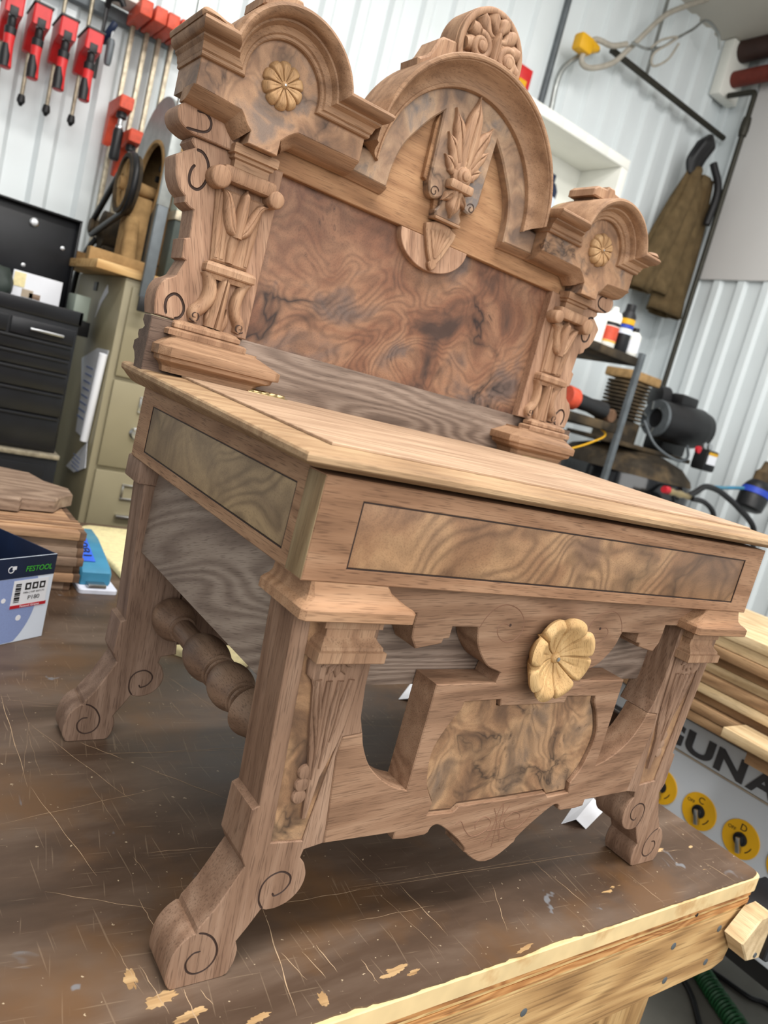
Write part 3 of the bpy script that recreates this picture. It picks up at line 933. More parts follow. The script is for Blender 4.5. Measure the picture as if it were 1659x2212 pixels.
def make_column(sx):
    def X(l):
        return [(a * sx, b) for a, b in l]
    me = finish(plate_bm(bmesh.new(), [X(WING)], 0.402, 0.443, 0.0012, back_bevel=0.002), 'column', 30)
    me.materials.append(M['wing'])
    me = carve(me, [[(a * sx, 0.402, b) for a, b in sp(q, 5)] for q in (UP_SP, LO_SP)], 0.0017, M['groove'])
    col = link('column', me, None, desk)
    Y = 0.402
    # shaft, slightly raised, with a flute on each side
    plate('shaft', [X([(0.2600, 0.6225), (0.2560, 0.7030), (0.3170, 0.7030), (0.3060, 0.6225)])], Y - 0.0055, Y + 0.004, M['carve'], col, 0.0025)
    for xa, xb in ((0.3095, 0.3015), (0.3010, 0.2950), (0.2640, 0.2640)):
        leaf('flute', X([(xa, 0.698), ((xa + xb) / 2, 0.660), (xb, 0.627)]), [0.0020, 0.0030, 0.0026], Y - 0.0052, 0.0016, M['carve'], col, 0.0, 6, 4)
    # tulip
    leaf('tulip_leaf', X([(0.3115, 0.7020), (0.3035, 0.6950), (0.2975, 0.6800), (0.2915, 0.6650), (0.2830, 0.6540)]), [0.0012, 0.0050, 0.0072, 0.0080, 0.0030], Y - 0.005, 0.0085, M['carve'], col, 0.12)
    leaf('tulip_leaf', X([(0.2535, 0.6990), (0.2620, 0.6940), (0.2675, 0.6800), (0.2740, 0.6650), (0.2830, 0.6540)]), [0.0012, 0.0045, 0.0060, 0.0072, 0.0030], Y - 0.005, 0.0085, M['carve'], col, 0.12)
    leaf('tulip_heart', X([(0.2825, 0.7085), (0.2825, 0.6980), (0.2825, 0.6800), (0.2830, 0.6540)]), [0.0006, 0.0056, 0.0070, 0.0060], Y - 0.0055, 0.0105, M['carve'], col, 0.06)
    leaf('stem', X([(0.2835, 0.6570), (0.2850, 0.6450), (0.2850, 0.6250)]), [0.0060, 0.0062, 0.0046], Y - 0.005, 0.0060, M['carve'], col, 0.0)
    # bolster with two volutes
    bm = bmesh.new()
    a, b = sorted((0.3175 * sx, 0.2510 * sx))
    box_bm(bm, a, b, Y - 0.0185, Y + 0.002, 0.7090, 0.7265, 0.0045)
    link('bolster', finish(bm, 'bolster', 40), M['carve'], col)
    for xv, rv in ((0.3190, 0.0122), (0.2495, 0.0100)):
        v = lathe('volute', (xv * sx, Y + 0.001, 0.7105 if rv > .011 else 0.709), (0, -1, 0), [(0, rv), (0.0190, rv), (0.0208, rv * 0.93), (0.0216, rv * 0.8), (0.0219, 0)], M['carve'], col, 28)
    # abacus
    a, b = sorted((0.3095 * sx, 0.2585 * sx))
    c0 = min(a, b)
    rows = [(0.7265, a + .004, b - .004, Y - 0.0120, Y + .002, 0), (0.7350, a + .004, b - .004, Y - 0.0120, Y + .002, 0), (0.7365, a + .001, b - .001, Y - 0.0150, Y + .002, 0), (0.7400, a + .001, b - .001, Y - .0155, Y + .002, 0), (0.7410, a - .002, b + .002, Y - .0195, Y + .002, 0), (0.7500, a - .002, b + .002, Y - .0195, Y + .002, 0), (0.7515, a, b, Y - .018, Y + .002, 0)]
    link('abacus', finish(stack_bm(bmesh.new(), rows), 'abacus', 20), M['dark' if False else 'mould'], col)
    # waist band
    a, b = sorted((0.3130 * sx, 0.2510 * sx))
    rows = [(0.6030, a + .007, b - .007, Y - .0085, Y + .002, 0), (0.6085, a + .005, b - .005, Y - .0105, Y + .002, 0), (0.6090, a + .001, b - .001, Y - .0135, Y + .002, 0), (0.6105, a, b, Y - .0148, Y + .002, 0), (0.6165, a, b, Y - .0150, Y + .002, 0), (0.6195, a + .0015, b - .0015, Y - .0132, Y + .002, 0), (0.6215, a + .005, b - .005, Y - .008, Y + .002, 0)]
    link('waist_band', finish(stack_bm(bmesh.new(), rows), 'waist_band', 25), M['carve'], col)
    # lower vase: two S scrolls and a split spear leaf
    leaf('scroll_leaf', X([(0.3105, 0.6090), (0.3010, 0.5985), (0.2985, 0.5830), (0.3040, 0.5700), (0.3120, 0.5600), (0.3110, 0.5500)]), [0.0040, 0.0078, 0.0088, 0.0080, 0.0078, 0.0050], Y - 0.001, 0.0100, M['carve'], col, 0.0)
    leaf('scroll_leaf', X([(0.2535, 0.6100), (0.2615, 0.5990), (0.2650, 0.5830), (0.2625, 0.5700), (0.2560, 0.5600), (0.2570, 0.5500)]), [0.0036, 0.0062, 0.0068, 0.0064, 0.0070, 0.0046], Y - 0.001, 0.0100, M['carve'], col, 0.0)
    for xv, rv in ((0.3125, 0.0068), (0.2560, 0.0062)):
        s_ = 1 if xv > 0.3 else -1
        pth = []
        for i in range(22):
            an = PI * 0.2 + i * 0.36
            rr = rv * (1 - i / 26)
            pth.append(((xv + s_ * rr * math.cos(an)) * sx, Y - 0.0102, 0.5565 - rr * math.sin(an)))
        tube('scroll_line', pth, [0.0009] * 21 + [0.0016], M['groove'], col, 6)
    leaf('spear_leaf', X([(0.2830, 0.6125), (0.2840, 0.6000), (0.2850, 0.5800), (0.2870, 0.5480)]), [0.0006, 0.0066, 0.0082, 0.0110], Y - 0.0025, 0.0110, M['carve'], col, 0.40)
    for xv in (0.2945, 0.2735):
        leaf('spear_side', X([(xv * .5 + .1425, 0.5480), (xv, 0.5580), (xv, 0.5740)]), [0.0060, 0.0045, 0.0004], Y - 0.001, 0.0060, M['carve'], col, 0.0)
    # torus rings and plinth
    a, b = sorted((0.3345 * sx, 0.2570 * sx))
    rows = [(0.5290, a - .009, b + .009, Y - .0250, Y, 0), (0.5345, a - .009, b + .009, Y - .0255, Y, 0), (0.5365, a - .006, b + .006, Y - .0225, Y, 0), (0.5370, a - .0005, b + .0005, Y - .0170, Y, 0), (0.5385, a - .002, b + .002, Y - .0190, Y, 0), (0.5425, a - .002, b + .002, Y - .0190, Y, 0), (0.5460, a + .003, b - .003, Y - .0140, Y, 0), (0.5475, a + .010, b - .010, Y - .0090, Y, 0)]
    link('torus_ring', finish(stack_bm(bmesh.new(), rows), 'torus_ring', 40), M['carve'], col)
    a, b = sorted((0.3535 * sx, 0.2020 * sx))
    f = 0.356
    rows = []
    for z, i, c in [(0.4870, 0.024, .008), (0.4935, 0.021, .008), (0.4965, 0.0165, .008), (0.4985, 0.0105, .009), (0.5000, 0.0075, .010), (0.5045, 0.0065, .010), (0.5055, 0.0005, .011), (0.5070, 0.0, .011), (0.5155, 0.0, .011), (0.5165, 0.003, .010), (0.5260, 0.0260, .004), (0.5268, 0.0290, .004), (0.5295, 0.0290, .004)]:
        rows.append((z, a + i * (0.55 if sx < 0 else 1.0), b - i * (1.0 if sx < 0 else 0.55), f + i * 0.75, 0.416, c))
    link('plinth', finish(stack_bm(bmesh.new(), rows), 'plinth', 20), M['mould'], col)
    # darker stepped block behind the plinth
    yz = [(0.392, 0.478), (0.392, 0.5445), (0.421, 0.5445), (0.4235, 0.5370), (0.4130, 0.5310), (0.4170, 0.5285), (0.431, 0.5260), (0.431, 0.5195), (0.427, 0.5165), (0.440, 0.5130), (0.440, 0.5030), (0.4310, 0.4985), (0.4250, 0.4920), (0.4230, 0.478)]
    plate('side_block', [yz], 0.3600 * sx, 0.300 * sx, M['dark'], col, 0.001, 'yz')
    # scroll block under the pediment
    sb = [(0.2960, 0.7430), (0.2960, 0.7790), (0.3580, 0.7790)] + sp([(0.3620, 0.7750), (0.3720, 0.7690), (0.3760, 0.7600), (0.3720, 0.7500), (0.3630, 0.7450), (0.3560, 0.7430)], 4)
    me = finish(plate_bm(bmesh.new(), [X(sb)], 0.395, 0.443, 0.0012, back_bevel=0.002), 'scroll_block', 30)
    me.materials.append(M['wing'])
    me = carve(me, [[(a_ * sx, 0.395, b_) for a_, b_ in sp(BLK_SP, 5)]], 0.0015, M['groove'])
    link('scroll_block', me, None, col)
    return col

for sx in (-1, 1):
    make_column(sx)

# ---- side pediments: burl face, under-moulding, cornice with arch, rosette, top block
PC, PZ, PR_ = 0.2790, 0.8195, 0.0455
def make_pediment(sx):
    def X(l):
        return [(a * sx, b) for a, b in l]
    yf = 0.369
    face = [(0.3710, 0.8400), (0.3710, 0.7835), (0.3180, 0.7800)]
    face += sp([(0.3150, 0.7770), (0.3090, 0.7690), (0.3030, 0.7640)], 3)
    face += [(0.3035, 0.7510), (0.2670, 0.7510), (0.2665, 0.7680)]
    face += sp([(0.2610, 0.7740), (0.2540, 0.7800), (0.2480, 0.7835)], 3)
    face += [(0.1640, 0.7840), (0.1640, 0.8400)]
    cap = arc(PC, PZ, 0.064, 20, 160, 16)
    face += [(0.2150, 0.8400)] + cap[::-1] + [(0.3430, 0.8400)]
    ped = plate('pediment', [X(face)], yf, 0.4400, M['burl2'], desk, 0.0008)
    # receding moulding below the face
    lo = [(0.3730, 0.7835), (0.3180, 0.7800)] + sp([(0.3150, 0.7770), (0.3090, 0.7690), (0.3030, 0.7640)], 3)
    ro = [(0.2665, 0.7680)] + sp([(0.2610, 0.7740), (0.2540, 0.7800), (0.2480, 0.7835)], 3) + [(0.1640, 0.7840)]
    prof = [(0.0, 0.0), (-0.0015, 0.0015), (-0.0060, 0.0040), (-0.0100, 0.0085), (-0.0170, 0.0125), (-0.0260, 0.0140), (-0.0350, 0.0140), (-0.0350, -0.001), (-0.002, -0.001)]
    for l in (lo, ro):
        l = clean(l)
        st = []
        for i in range(len(l)):
            p0, p1, p2 = Vector(l[max(i - 1, 0)]), Vector(l[i]), Vector(l[min(i + 1, len(l) - 1)])
            es = [e.normalized() for e in (p1 - p0, p2 - p1) if e.length > 1e-6]
            ns = [Vector((e.y, -e.x)) for e in es]
            ns = [n_ if n_.y < 0.1 else -n_ for n_ in ns]
            mv = sum(ns, Vector((0, 0)))
            mv = mv / max(0.5, mv.dot(ns[0]))
            st.append(((p1.x * sx, yf, p1.y), (0, -1, 0), (mv.x * sx, 0, mv.y)))
        link('under_moulding', finish(sweep_bm(bmesh.new(), st, prof), 'under_moulding', 25), M['mould'], ped)
    # cornice: return, horizontal, arch, horizontal, return
    zc = 0.8110
    prof = [(0.0, -0.0005), (0.0045, 0.0), (0.0060, 0.0012), (0.0060, 0.0040), (0.0085, 0.0055), (0.0095, 0.0085), (0.0115, 0.0115), (0.0165, 0.0135), (0.0185, 0.0145), (0.0190, 0.0165), (0.0240, 0.0175), (0.0290, 0.0190), (0.0325, 0.0215), (0.0340, 0.0245), (0.0330, 0.0272), (0.0300, 0.0288), (0.0200, 0.0292), (-0.060, 0.0292), (-0.060, -0.0005)]
    xo, xi = 0.3710, 0.1640
    SR = 0.42                     # the returns project less than the front
    def onarc(t):
        def fn(p, q):
            rr = PR_ + q
            a0 = math.asin((zc + q - PZ) / rr)
            th = a0 + (PI - 2 * a0) * t
            return Vector(((PC + rr * math.cos(th)) * sx, yf - p, PZ + rr * math.sin(th)))
        return fn
    st = [((xo * sx, 0.440, zc), (SR * sx, 0, 0), (0, 0, 1)), ((xo * sx, yf, zc), (SR * sx, -1, 0), (0, 0, 1))]
    st += [onarc(i / 30) for i in range(31)]
    st += [((xi * sx, yf, zc), (-SR * sx, -1, 0), (0, 0, 1)), ((xi * sx, 0.440, zc), (-SR * sx, 0, 0), (0, 0, 1))]
    link('cornice', finish(sweep_bm(bmesh.new(), st, prof), 'cornice', 28), M['mould'], ped)
    # top of the cornice block behind the arch
    tl_ = [(0.3710, 0.8380), (0.1640, 0.8380), (0.1640, 0.8390)] + [(0.2100, 0.8400)] + arc(PC, PZ, 0.0735, 164, 16, 18) + [(0.3710, 0.8400)]
    plate('crest_back', [X(tl_)], 0.3740, 0.4440, M['wy'], ped, 0.0010)
    # rounded shoulder at the outer end
    sh = [(0.3480, 0.8385)] + sp([(0.3500, 0.8415), (0.3600, 0.8440), (0.3720, 0.8470), (0.3820, 0.8475), (0.3870, 0.8440), (0.3860, 0.8385)], 4)
    plate('shoulder', [X(sh)], 0.3400, 0.4440, M['mould'], ped, 0.004)
    r_ = rosette('rosette', (PC * sx, yf - 0.001, 0.8210), 0.0248, 10, 0.0075, M['tanros'], ped, 0.1, 0.0, 0.15, 0.16, boss=0.17)
    # block on the crown of the arch
    bk = [(0.2420, 0.8925), (0.2420, 0.9020), (0.2490, 0.9080), (0.2690, 0.9100), (0.2720, 0.9150), (0.2860, 0.9150), (0.2890, 0.9100), (0.3090, 0.9080), (0.3160, 0.9020), (0.3160, 0.8925)]
    tb = plate('crown_block', [X(bk)], 0.3780, 0.4300, M['carve'], ped, 0.002)
    box('crown_foot', *sorted((0.252 * sx, 0.306 * sx)), 0.386, 0.426, 0.8860, 0.8930, M['inside'], tb, 0.001)
    return ped
for sx in (-1, 1):
    make_pediment(sx)

# ---- centre arch: burl band with shield, cove moulding, plume, finial
arch_face = [(0.0, 0.7705), (0.0215, 0.7705), (0.0235, 0.7780), (0.0175, 0.7860), (0.0190, 0.7960)]
arch_face += sp([(0.0240, 0.7925), (0.0330, 0.7905), (0.0400, 0.7960), (0.0445, 0.8080)], 4)
arch_face += [(0.0480, 0.8945)]
arch_face += sp([(0.0480, 0.8945), (0.0640, 0.8780), (0.0780, 0.8600), (0.0950, 0.8340), (0.1035, 0.8050), (0.1055, 0.7765)], 5)[1:]
arch_face += [(0.1640, 0.7780), (0.1640, 0.8080)] + arc(0, 0.806, 0.134, 2, 90, 20)
af = plate('arch_face', [sym(arch_face)], 0.3905, 0.4060, M['burl3'], desk, 0.0022)
# stepped moulding under the burl band on each side, and edging beside the shield
for sx in (-1, 1):
    pr_ = [(0.0, 0.0), (-0.002, 0.002), (-0.006, 0.005), (-0.012, 0.008), (-0.016, 0.008), (-0.016, -0.001), (-0.003, -0.001)]
    st = [((0.1050 * sx, 0.3905, 0.7770), (0, -1, 0), (0, 0, -1)), ((0.1640 * sx, 0.3905, 0.7785), (0, -1, 0), (0, 0, -1))]
    link('foot_moulding', finish(sweep_bm(bmesh.new(), st, pr_), 'foot_moulding', 25), M['mould'], af)
    edge = [(0.0480, 0.8930), (0.0515, 0.8800), (0.0500, 0.8115), (0.0415, 0.8075), (0.0360, 0.7960), (0.0250, 0.7915), (0.0225, 0.7780), (0.0140, 0.7735)]
    plate('shield_backing', [[(a * sx, b) for a, b in edge + [(0.010, 0.7735), (0.010, 0.880)]]], 0.3975, 0.4060, M['rail'], af, 0.001)
    pth = []
    for i in range(20):
        an = PI * 0.9 - i * 0.36
        rr = 0.0075 * (1 - i / 26)
        pth.append(((0.0330 + rr * math.cos(an)) * sx, 0.3903, 0.7985 + rr * math.sin(an)))
    tube('scroll_line', pth, [0.0007] * 19 + [0.0013], M['groove'], af, 6)
box('shield_foot', -0.0225, 0.0225, 0.388, 0.4060, 0.7675, 0.7715, M['mould'], af, 0.001)

st = []
N = 48
for i in range(N + 1):
    th = math.radians(-1 + 182 * i / N)
    pi_ = Vector((0.130 * math.cos(th), 0.3905, 0.802 + 0.130 * math.sin(th)))
    po = Vector((0.152 * math.cos(th), 0.3905, 0.817 + 0.152 * math.sin(th)))
    st.append((pi_, (0, -1, 0), po - pi_))
prof = [(-0.050, 0.0), (0.0035, 0.0), (0.0065, 0.03), (0.0075, 0.09), (0.0075, 0.14), (0.0055, 0.17), (0.0060, 0.28), (0.0085, 0.42), (0.0130, 0.56), (0.0195, 0.68), (0.0258, 0.77), (0.0265, 0.80), (0.0285, 0.82), (0.0295, 0.87), (0.0295, 0.96), (0.0275, 1.0), (-0.050, 1.0)]
link('arch_moulding', finish(sweep_bm(bmesh.new(), st, prof), 'arch_moulding', 28), M['mould'], desk)

plume = thing('plume', None, None, (0, 0.39, 0.83))
plume.parent = desk
plume.matrix_parent_inverse = ROOTINV[desk.name]
YP = 0.3895
for k, (tx, tz, bx, bz, wd, hh) in enumerate([(0.0, 0.9320, 0.0, 0.8350, 0.0125, 0.0100),
        (0.0335, 0.9050, 0.004, 0.8380, 0.0095, 0.0085), (-0.0335, 0.9050, -0.004, 0.8380, 0.0095, 0.0085),
        (0.0360, 0.8740, 0.006, 0.8340, 0.0088, 0.0075), (-0.0360, 0.8740, -0.006, 0.8340, 0.0088, 0.0075),
        (0.0330, 0.8470, 0.008, 0.8290, 0.0080, 0.0065), (-0.0330, 0.8470, -0.008, 0.8290, 0.0080, 0.0065)]):
    mx, mz = bx * 0.45 + tx * 0.55, bz * 0.45 + tz * 0.55 
    mx *= 0.86
    leaf('plume_leaf', [(bx, bz), ((bx + mx) / 2, (bz + mz) / 2), (mx, mz), (tx, tz)], [wd * 0.60, wd * 0.95, wd * 1.25, wd * 0.95, 0.0003], YP, hh, M['carve'], plume, 0.40, 14, 6, 0.5, 0.45)
plate('plume_core', [[(0.0145 * math.cos(t * PI / 12), 0.8360 + 0.0140 * math.sin(t * PI / 12)) for t in range(24)]], YP - 0.0085, YP + 0.002, M['carve'], plume, 0.003)
for rr, hh in ((0.0155, 0.010), (0.0115, 0.0135), (0.0070, 0.0165)):
    lathe('bud_ring', (0.001, YP, 0.8290), (0, -1, 0), [(0, rr), (hh - 0.004, rr), (hh - 0.001, rr * 0.8), (hh, rr * 0.45), (hh + 0.0003, 0)], M['carve'], plume, 24)
bm = bmesh.new()
box_bm(bm, -0.0200, 0.0200, YP - 0.0145, YP + 0.001, 0.8085, 0.8205, 0.0028)
link('collar', finish(bm, 'collar', 40), M['carve'], plume)
leaf('drop_leaf', [(0.0, 0.8100), (0.0, 0.8000), (0.0, 0.7900), (0.0, 0.7745)], [0.0120, 0.0090, 0.0105, 0.0006], YP, 0.0105, M['carve'], plume, 0.35, 10)
for sx in (-1, 1):
    leaf('drop_leaf', [(0.004 * sx, 0.8080), (0.0120 * sx, 0.8000), (0.0200 * sx, 0.7920)], [0.0060, 0.0070, 0.0005], YP, 0.0080, M['carve'], plume, 0.35, 8)

fo = [(0.0, 0.945), (0.1020, 0.9280), (0.1040, 0.9370), (0.0920, 0.9450), (0.0870, 0.9520), (0.0800, 0.9700), (0.0740, 0.9750), (0.0550, 0.9780)]
fo += arc(0, 0.9850, 0.0560, -2, 90, 14)
finial = plate('finial', [sym(fo)], 0.3930, 0.4330, M['carve'], desk, 0.0030)
st = []
for i in range(41):
    th = math.radians(-30 + 240 * i / 40)
    st.append(((0.0500 * math.cos(th), 0.3930, 0.9850 + 0.0500 * math.sin(th)), (0, -1, 0), (math.cos(th), 0, math.sin(th))))
link('rim', finish(sweep_bm(bmesh.new(), st, [(-0.004, -0.003), (0.0035, -0.003), (0.0050, -0.001), (0.0050, 0.003), (0.0035, 0.005), (-0.004, 0.005)]), 'rim', 40), M['carve'], finial)
for k in range(8):
    an = math.radians((186, 158, 130, 105, 75, 50, 22, -6)[k])
    R1 = 0.0455
    tx, tz = R1 * math.cos(an), 0.9855 + R1 * math.sin(an)
    bx, bz = 0.003 * math.cos(an), 1.0060
    bend = 0.007 * (1 if abs(math.cos(an)) > 0.3 else 0.0)
    leaf('shell_lobe', [(bx, bz), (bx * .62 + tx * .38, bz * .62 + tz * .38 - bend), (bx * .22 + tx * .78, bz * .22 + tz * .78 - bend * .35), (tx, tz)], [0.0024, 0.0056, 0.0104, 0.0078], 0.3935, 0.0105, M['carve'], finial, 0.0, 12, 6, 0.6, 0.25)
for sx in (-1, 1):
    pth, rad = [], []
    for i in range(36):
        an = PI * 0.60 - i * 0.30
        rr = 0.0160 * (1 - i / 42)
        pth.append(((0.0240 - rr * math.cos(an)) * sx, 0.3860 - 0.004 * i / 35, 0.9840 + rr * math.sin(an)))
        rad.append(0.0056 - 0.0018 * i / 35)
    tube('volute', pth, rad, M['carve'], finial, 12)
    lathe('volute_eye', (0.0240 * sx, 0.393, 0.9840), (0, -1, 0), [(0, 0.0080), (0.0110, 0.0080), (0.0145, 0.0060), (0.0155, 0.003), (0.0157, 0)], M['carve'], finial, 20)
    leaf('volute_foot', [(0.0100 * sx, 0.974), (0.0200 * sx, 0.9620), (0.0360 * sx, 0.9560)], [0.0060, 0.0100, 0.0060], 0.3930, 0.0110, M['carve'], finial, 0.0)
leaf('shell_nose', [(0.0, 1.0100), (0.0, 0.9980), (0.0, 0.9840), (0.0, 0.9640)], [0.003, 0.0070, 0.0065, 0.0040], 0.3925, 0.0160, M['carve'], finial, 0.1)

# ================================================================== materials of the shop
TONE[0] = 1.0
M['wall'] = plain('white_painted_steel_sheet', (222, 229, 231), 0.35, 0, 0.03, 3, 0.4)
M['liner'] = plain('grey_liner_panel', (206, 204, 202), 0.6, 0, 0.03, 2)
M['ceil'] = plain('ceiling_panel', (196, 192, 182), 0.75, 0, 0.04, 2)
M['floor'] = plain('concrete_floor', (128, 126, 118), 0.75, 0, 0.2, 6, 0.3, (96, 92, 84))
M['red'] = plain('red_plastic', (206, 44, 46), 0.4)
M['orange'] = plain('orange_red_casting', (204, 78, 52), 0.5, 0, 0.15, 60)
M['black'] = plain('black_plastic', (26, 26, 28), 0.45)
M['blackpaint'] = plain('black_enamel', (22, 23, 27), 0.35, 0, 0.25, 12, 0.4)
M['dusty'] = plain('dusty_black', (52, 46, 38), 0.8, 0, 0.4, 14, 0.2, (130, 108, 78), (0.45, 0.75))
M['dust'] = plain('sawdust_coat', (166, 134, 92), 0.95, 0, 0.2, 30, 0.1, (120, 92, 60))
M['greysteel'] = plain('grey_painted_steel', (96, 102, 106), 0.5, 0.3, 0.15, 25)
M['galv'] = plain('galvanised', (160, 164, 162), 0.4, 0.7, 0.15, 30)
M['oldsteel'] = plain('used_steel_bar', (170, 160, 140), 0.45, 0.6, 0.3, 60)
M['beige'] = plain('beige_enamel', (146, 137, 110), 0.45, 0, 0.04, 10)
M['beigeside'] = M['beige']
M['paper'] = plain('white_paper', (236, 238, 244), 0.8, 0, 0.02, 20, 0.2)
M['white'] = plain('white_enamel', (240, 240, 232), 0.5, 0, 0.02, 10)
M['towel'] = plain('cream_cloth', (240, 226, 176), 0.95, 0, 0.10, 90, 0.1, (224, 204, 140), (0.6, 0.8))
M['pine'] = wood('pine_board', (222, 184, 132), (200, 158, 106), (158, 114, 70), 'x', seed=31.0, ring=0.5, pore=0.3, fine=150)
M['palewood'] = wood('pale_plank', (226, 200, 164), (204, 176, 138), (160, 130, 96), 'y', seed=32.0, ring=0.45, pore=0.3)
M['midwood'] = wood('brown_plank', (176, 142, 108), (150, 116, 86), (108, 80, 58), 'y', seed=33.0, ring=0.45, pore=0.3)
M['stackwood'] = wood('walnut_offcut', (188, 150, 118), (156, 120, 94), (104, 79, 63), 'x', seed=34.0, ring=0.5, pore=0.4)
M['stackgrey'] = wood('grey_walnut_offcut', (168, 144, 126), (142, 118, 102), (104, 84, 72), 'x', seed=35.0, ring=0.5, pore=0.4)
M['endgrain'] = wood('walnut_end_grain', (138, 108, 88), (108, 84, 68), (74, 56, 46), 'x', seed=36.0, ring=0.6, pore=0.3)
M['jacket'] = plain('brown_canvas', (98, 82, 58), 0.9, 0, 0.2, 20, 0.1, (86, 68, 44))
M['olive'] = plain('dark_green_machine', (50, 58, 54), 0.6, 0, 0.2, 10, 0.3, (84, 86, 72))
M['palegreen'] = plain('pale_green_enamel', (178, 190, 178), 0.5, 0, 0.06, 10)
M['laguna'] = plain('pale_grey_machine_enamel', (196, 202, 210), 0.4, 0, 0.02, 4)
M['charcoal'] = plain('charcoal_letter', (62, 62, 66), 0.5)
M['yellow'] = plain('yellow_plate', (222, 168, 26), 0.45, 0, 0.04, 20)
M['tan'] = plain('tan_line', (176, 160, 140), 0.6)
M['navy'] = plain('navy_card', (20, 34, 62), 0.5)
M['cardwhite'] = plain('white_card', (224, 234, 248), 0.55, 0, 0.02, 20)
M['periwinkle'] = plain('blue_grey_print', (140, 158, 206), 0.6, 0, 0.04, 400)
M['green'] = plain('green_print', (72, 186, 54), 0.5)
M['ink'] = plain('black_print', (24, 24, 28), 0.5)
M['printred'] = plain('red_print', (190, 30, 44), 0.5)
M['kraft'] = plain('kraft_card', (186, 146, 92), 0.8)
M['bluetool'] = plain('blue_plastic', (58, 128, 162), 0.5, 0, 0.1, 30, 0.4, (104, 140, 140), (0.5, 0.8))
M['bluetape'] = plain('blue_masking_tape', (52, 102, 222), 0.6)
M['pad'] = plain('white_pad', (214, 218, 232), 0.8)
M['copper'] = plain('oxide_red_pipe', (110, 42, 30), 0.6)
M['brownpipe'] = plain('dark_brown_pipe', (58, 38, 32), 0.6)
M['pipe'] = plain('black_iron_pipe', (52, 50, 42), 0.5, 0.3, 0.2, 40)
M['cable'] = plain('grey_cable', (168, 162, 150), 0.5)
M['hosegreen'] = plain('green_hose', (30, 84, 46), 0.5)
M['blue'] = plain('blue_print', (40, 70, 180), 0.5)
M['glossblack'] = plain('gloss_black_tank', (10, 11, 14), 0.12, 0, 0.2, 10, 0.6)
M['screwsteel'] = M['galv']

# ================================================================== the shop
FZ = -0.78
WY = 2.60
WX = 3.35
CZ = 2.945
floor = struct(box('floor', -6, WX + 0.1, -6, WY + 0.1, FZ - 0.1, FZ, M['floor'], None, 0))
ceiling = struct(box('ceiling', -6, WX + 0.1, -3.2, WY + 0.1, CZ, CZ + 0.08, M['ceil'], None, 0))
wall_b = struct(box('wall_back', -6, WX + 0.1, WY, WY + 0.08, FZ, CZ, M['wall'], None, 0))
wall_r = struct(box('wall_right', WX, WX + 0.08, -6, WY, FZ, CZ, M['wall'], None, 0))
# sheet ribs
rib_prof = [(-0.036, 0.0), (-0.020, -0.022), (0.020, -0.022), (0.036, 0.0)]
def rib_mesh(axis):
    bm = bmesh.new()
    r = []
    for z in (FZ, CZ):
        r.append([bm.verts.new((a, b, z) if axis == 'x' else (b, a, z)) for a, b in rib_prof])
    for i in range(3):
        bm.faces.new((r[0][i], r[0][i + 1], r[1][i + 1], r[1][i]))
    for q in r:
        bm.faces.new(q)
    bm.faces.new((r[0][0], r[1][0], r[1][3], r[0][3]))
    return finish(bm, 'rib', 0)
ribx, riby = rib_mesh('x'), rib_mesh('y')
x = -0.62
while x < WX - 0.05:
    o = link('rib', ribx, M['wall'] if x < -0.61 else None, wall_b)
    o.location = (x, WY + 0.001, 0)
    x += 0.152
y = 0.9
first = True
while y < WY - 0.05:
    o = link('rib', riby, M['wall'] if first else None, wall_r)
    o.location = (WX + 0.001, y, 0)
    first = False
    y += 0.152
link('liner_panel', finish(box_bm(bmesh.new(), WX - 0.030, WX - 0.001, 0.2, 2.38, 1.640, CZ - 0.14, 0.002), 'liner_panel', 20), M['liner'], wall_r)
link('corner_trim', finish(box_bm(bmesh.new(), WX - 0.030, WX - 0.001, 2.555, 2.60, FZ, CZ, 0.002), 'corner_trim', 20), M['wall'], wall_r)

# ---- pipes, conduit and cables by the corner
o = tube('gas_pipe', [(2.24, 2.5, 2.457), (3.20, 2.5, 2.452), (3.30, 2.5, 2.452)], 0.016, M['pipe'], None, 12)
tag(o, 'thin black iron pipe running level along the white wall', 'pipe')
vp = thing('riser_pipe', 'black upright pipe with elbow at the corner of the walls', 'pipe', (3.2, 2.31, 0.95))
tube('upright', [(3.2, 2.31, 0.95), (3.2, 2.31, 2.625)], 0.015, M['pipe'], vp, 12)
tube('elbow', catmull([(3.2, 2.31, 2.60), (3.2, 2.315, 2.630), (3.2, 2.34, 2.640), (3.2, 2.48, 2.645)], 4), 0.015, M['pipe'], vp, 12)
lathe('tee', (3.2, 2.31, 2.40), (0, 0, 1), [(0, 0.022), (0.03, 0.026), (0.07, 0.026), (0.10, 0.022)], M['pipe'], vp, 14)
for nm, z, r, mt, lb in (('brown_pipe', 2.905, 0.060, 'brownpipe', 'thick dark brown pipe under the ceiling beside the wall panel'), ('red_pipe', 2.752, 0.044, 'copper', 'oxide red pipe below the thick brown pipe')):
    o = tube(nm, [(3.236, 2.50, z), (3.236, 0.3, z)], r, M[mt], None, 18)
    tag(o, lb, 'pipe')
bm = bmesh.new()
box_bm(bm, 3.14, 3.33, 2.50, 2.57, 2.64, 2.94, 0.01)
tag(link('foam_block', finish(bm, 'foam_block', 30), M['white']), 'white sealed patch where the two pipes meet the wall', 'patch')
o = tube('wall_conduit', [(1.945, 2.575, 2.94), (1.945, 2.575, 1.97)], 0.017, M['greysteel'], None, 10)
tag(o, 'straight grey conduit running down the white wall', 'conduit')
o = tube('bent_conduit', catmull([(1.956, 2.50, 1.96), (1.956, 2.50, 2.053), (1.946, 2.50, 2.171), (1.965, 2.50, 2.250), (2.041, 2.50, 2.338), (2.16, 2.545, 2.425), (2.20, 2.555, 2.45)], 6), 0.014, M['galv'], None, 10)
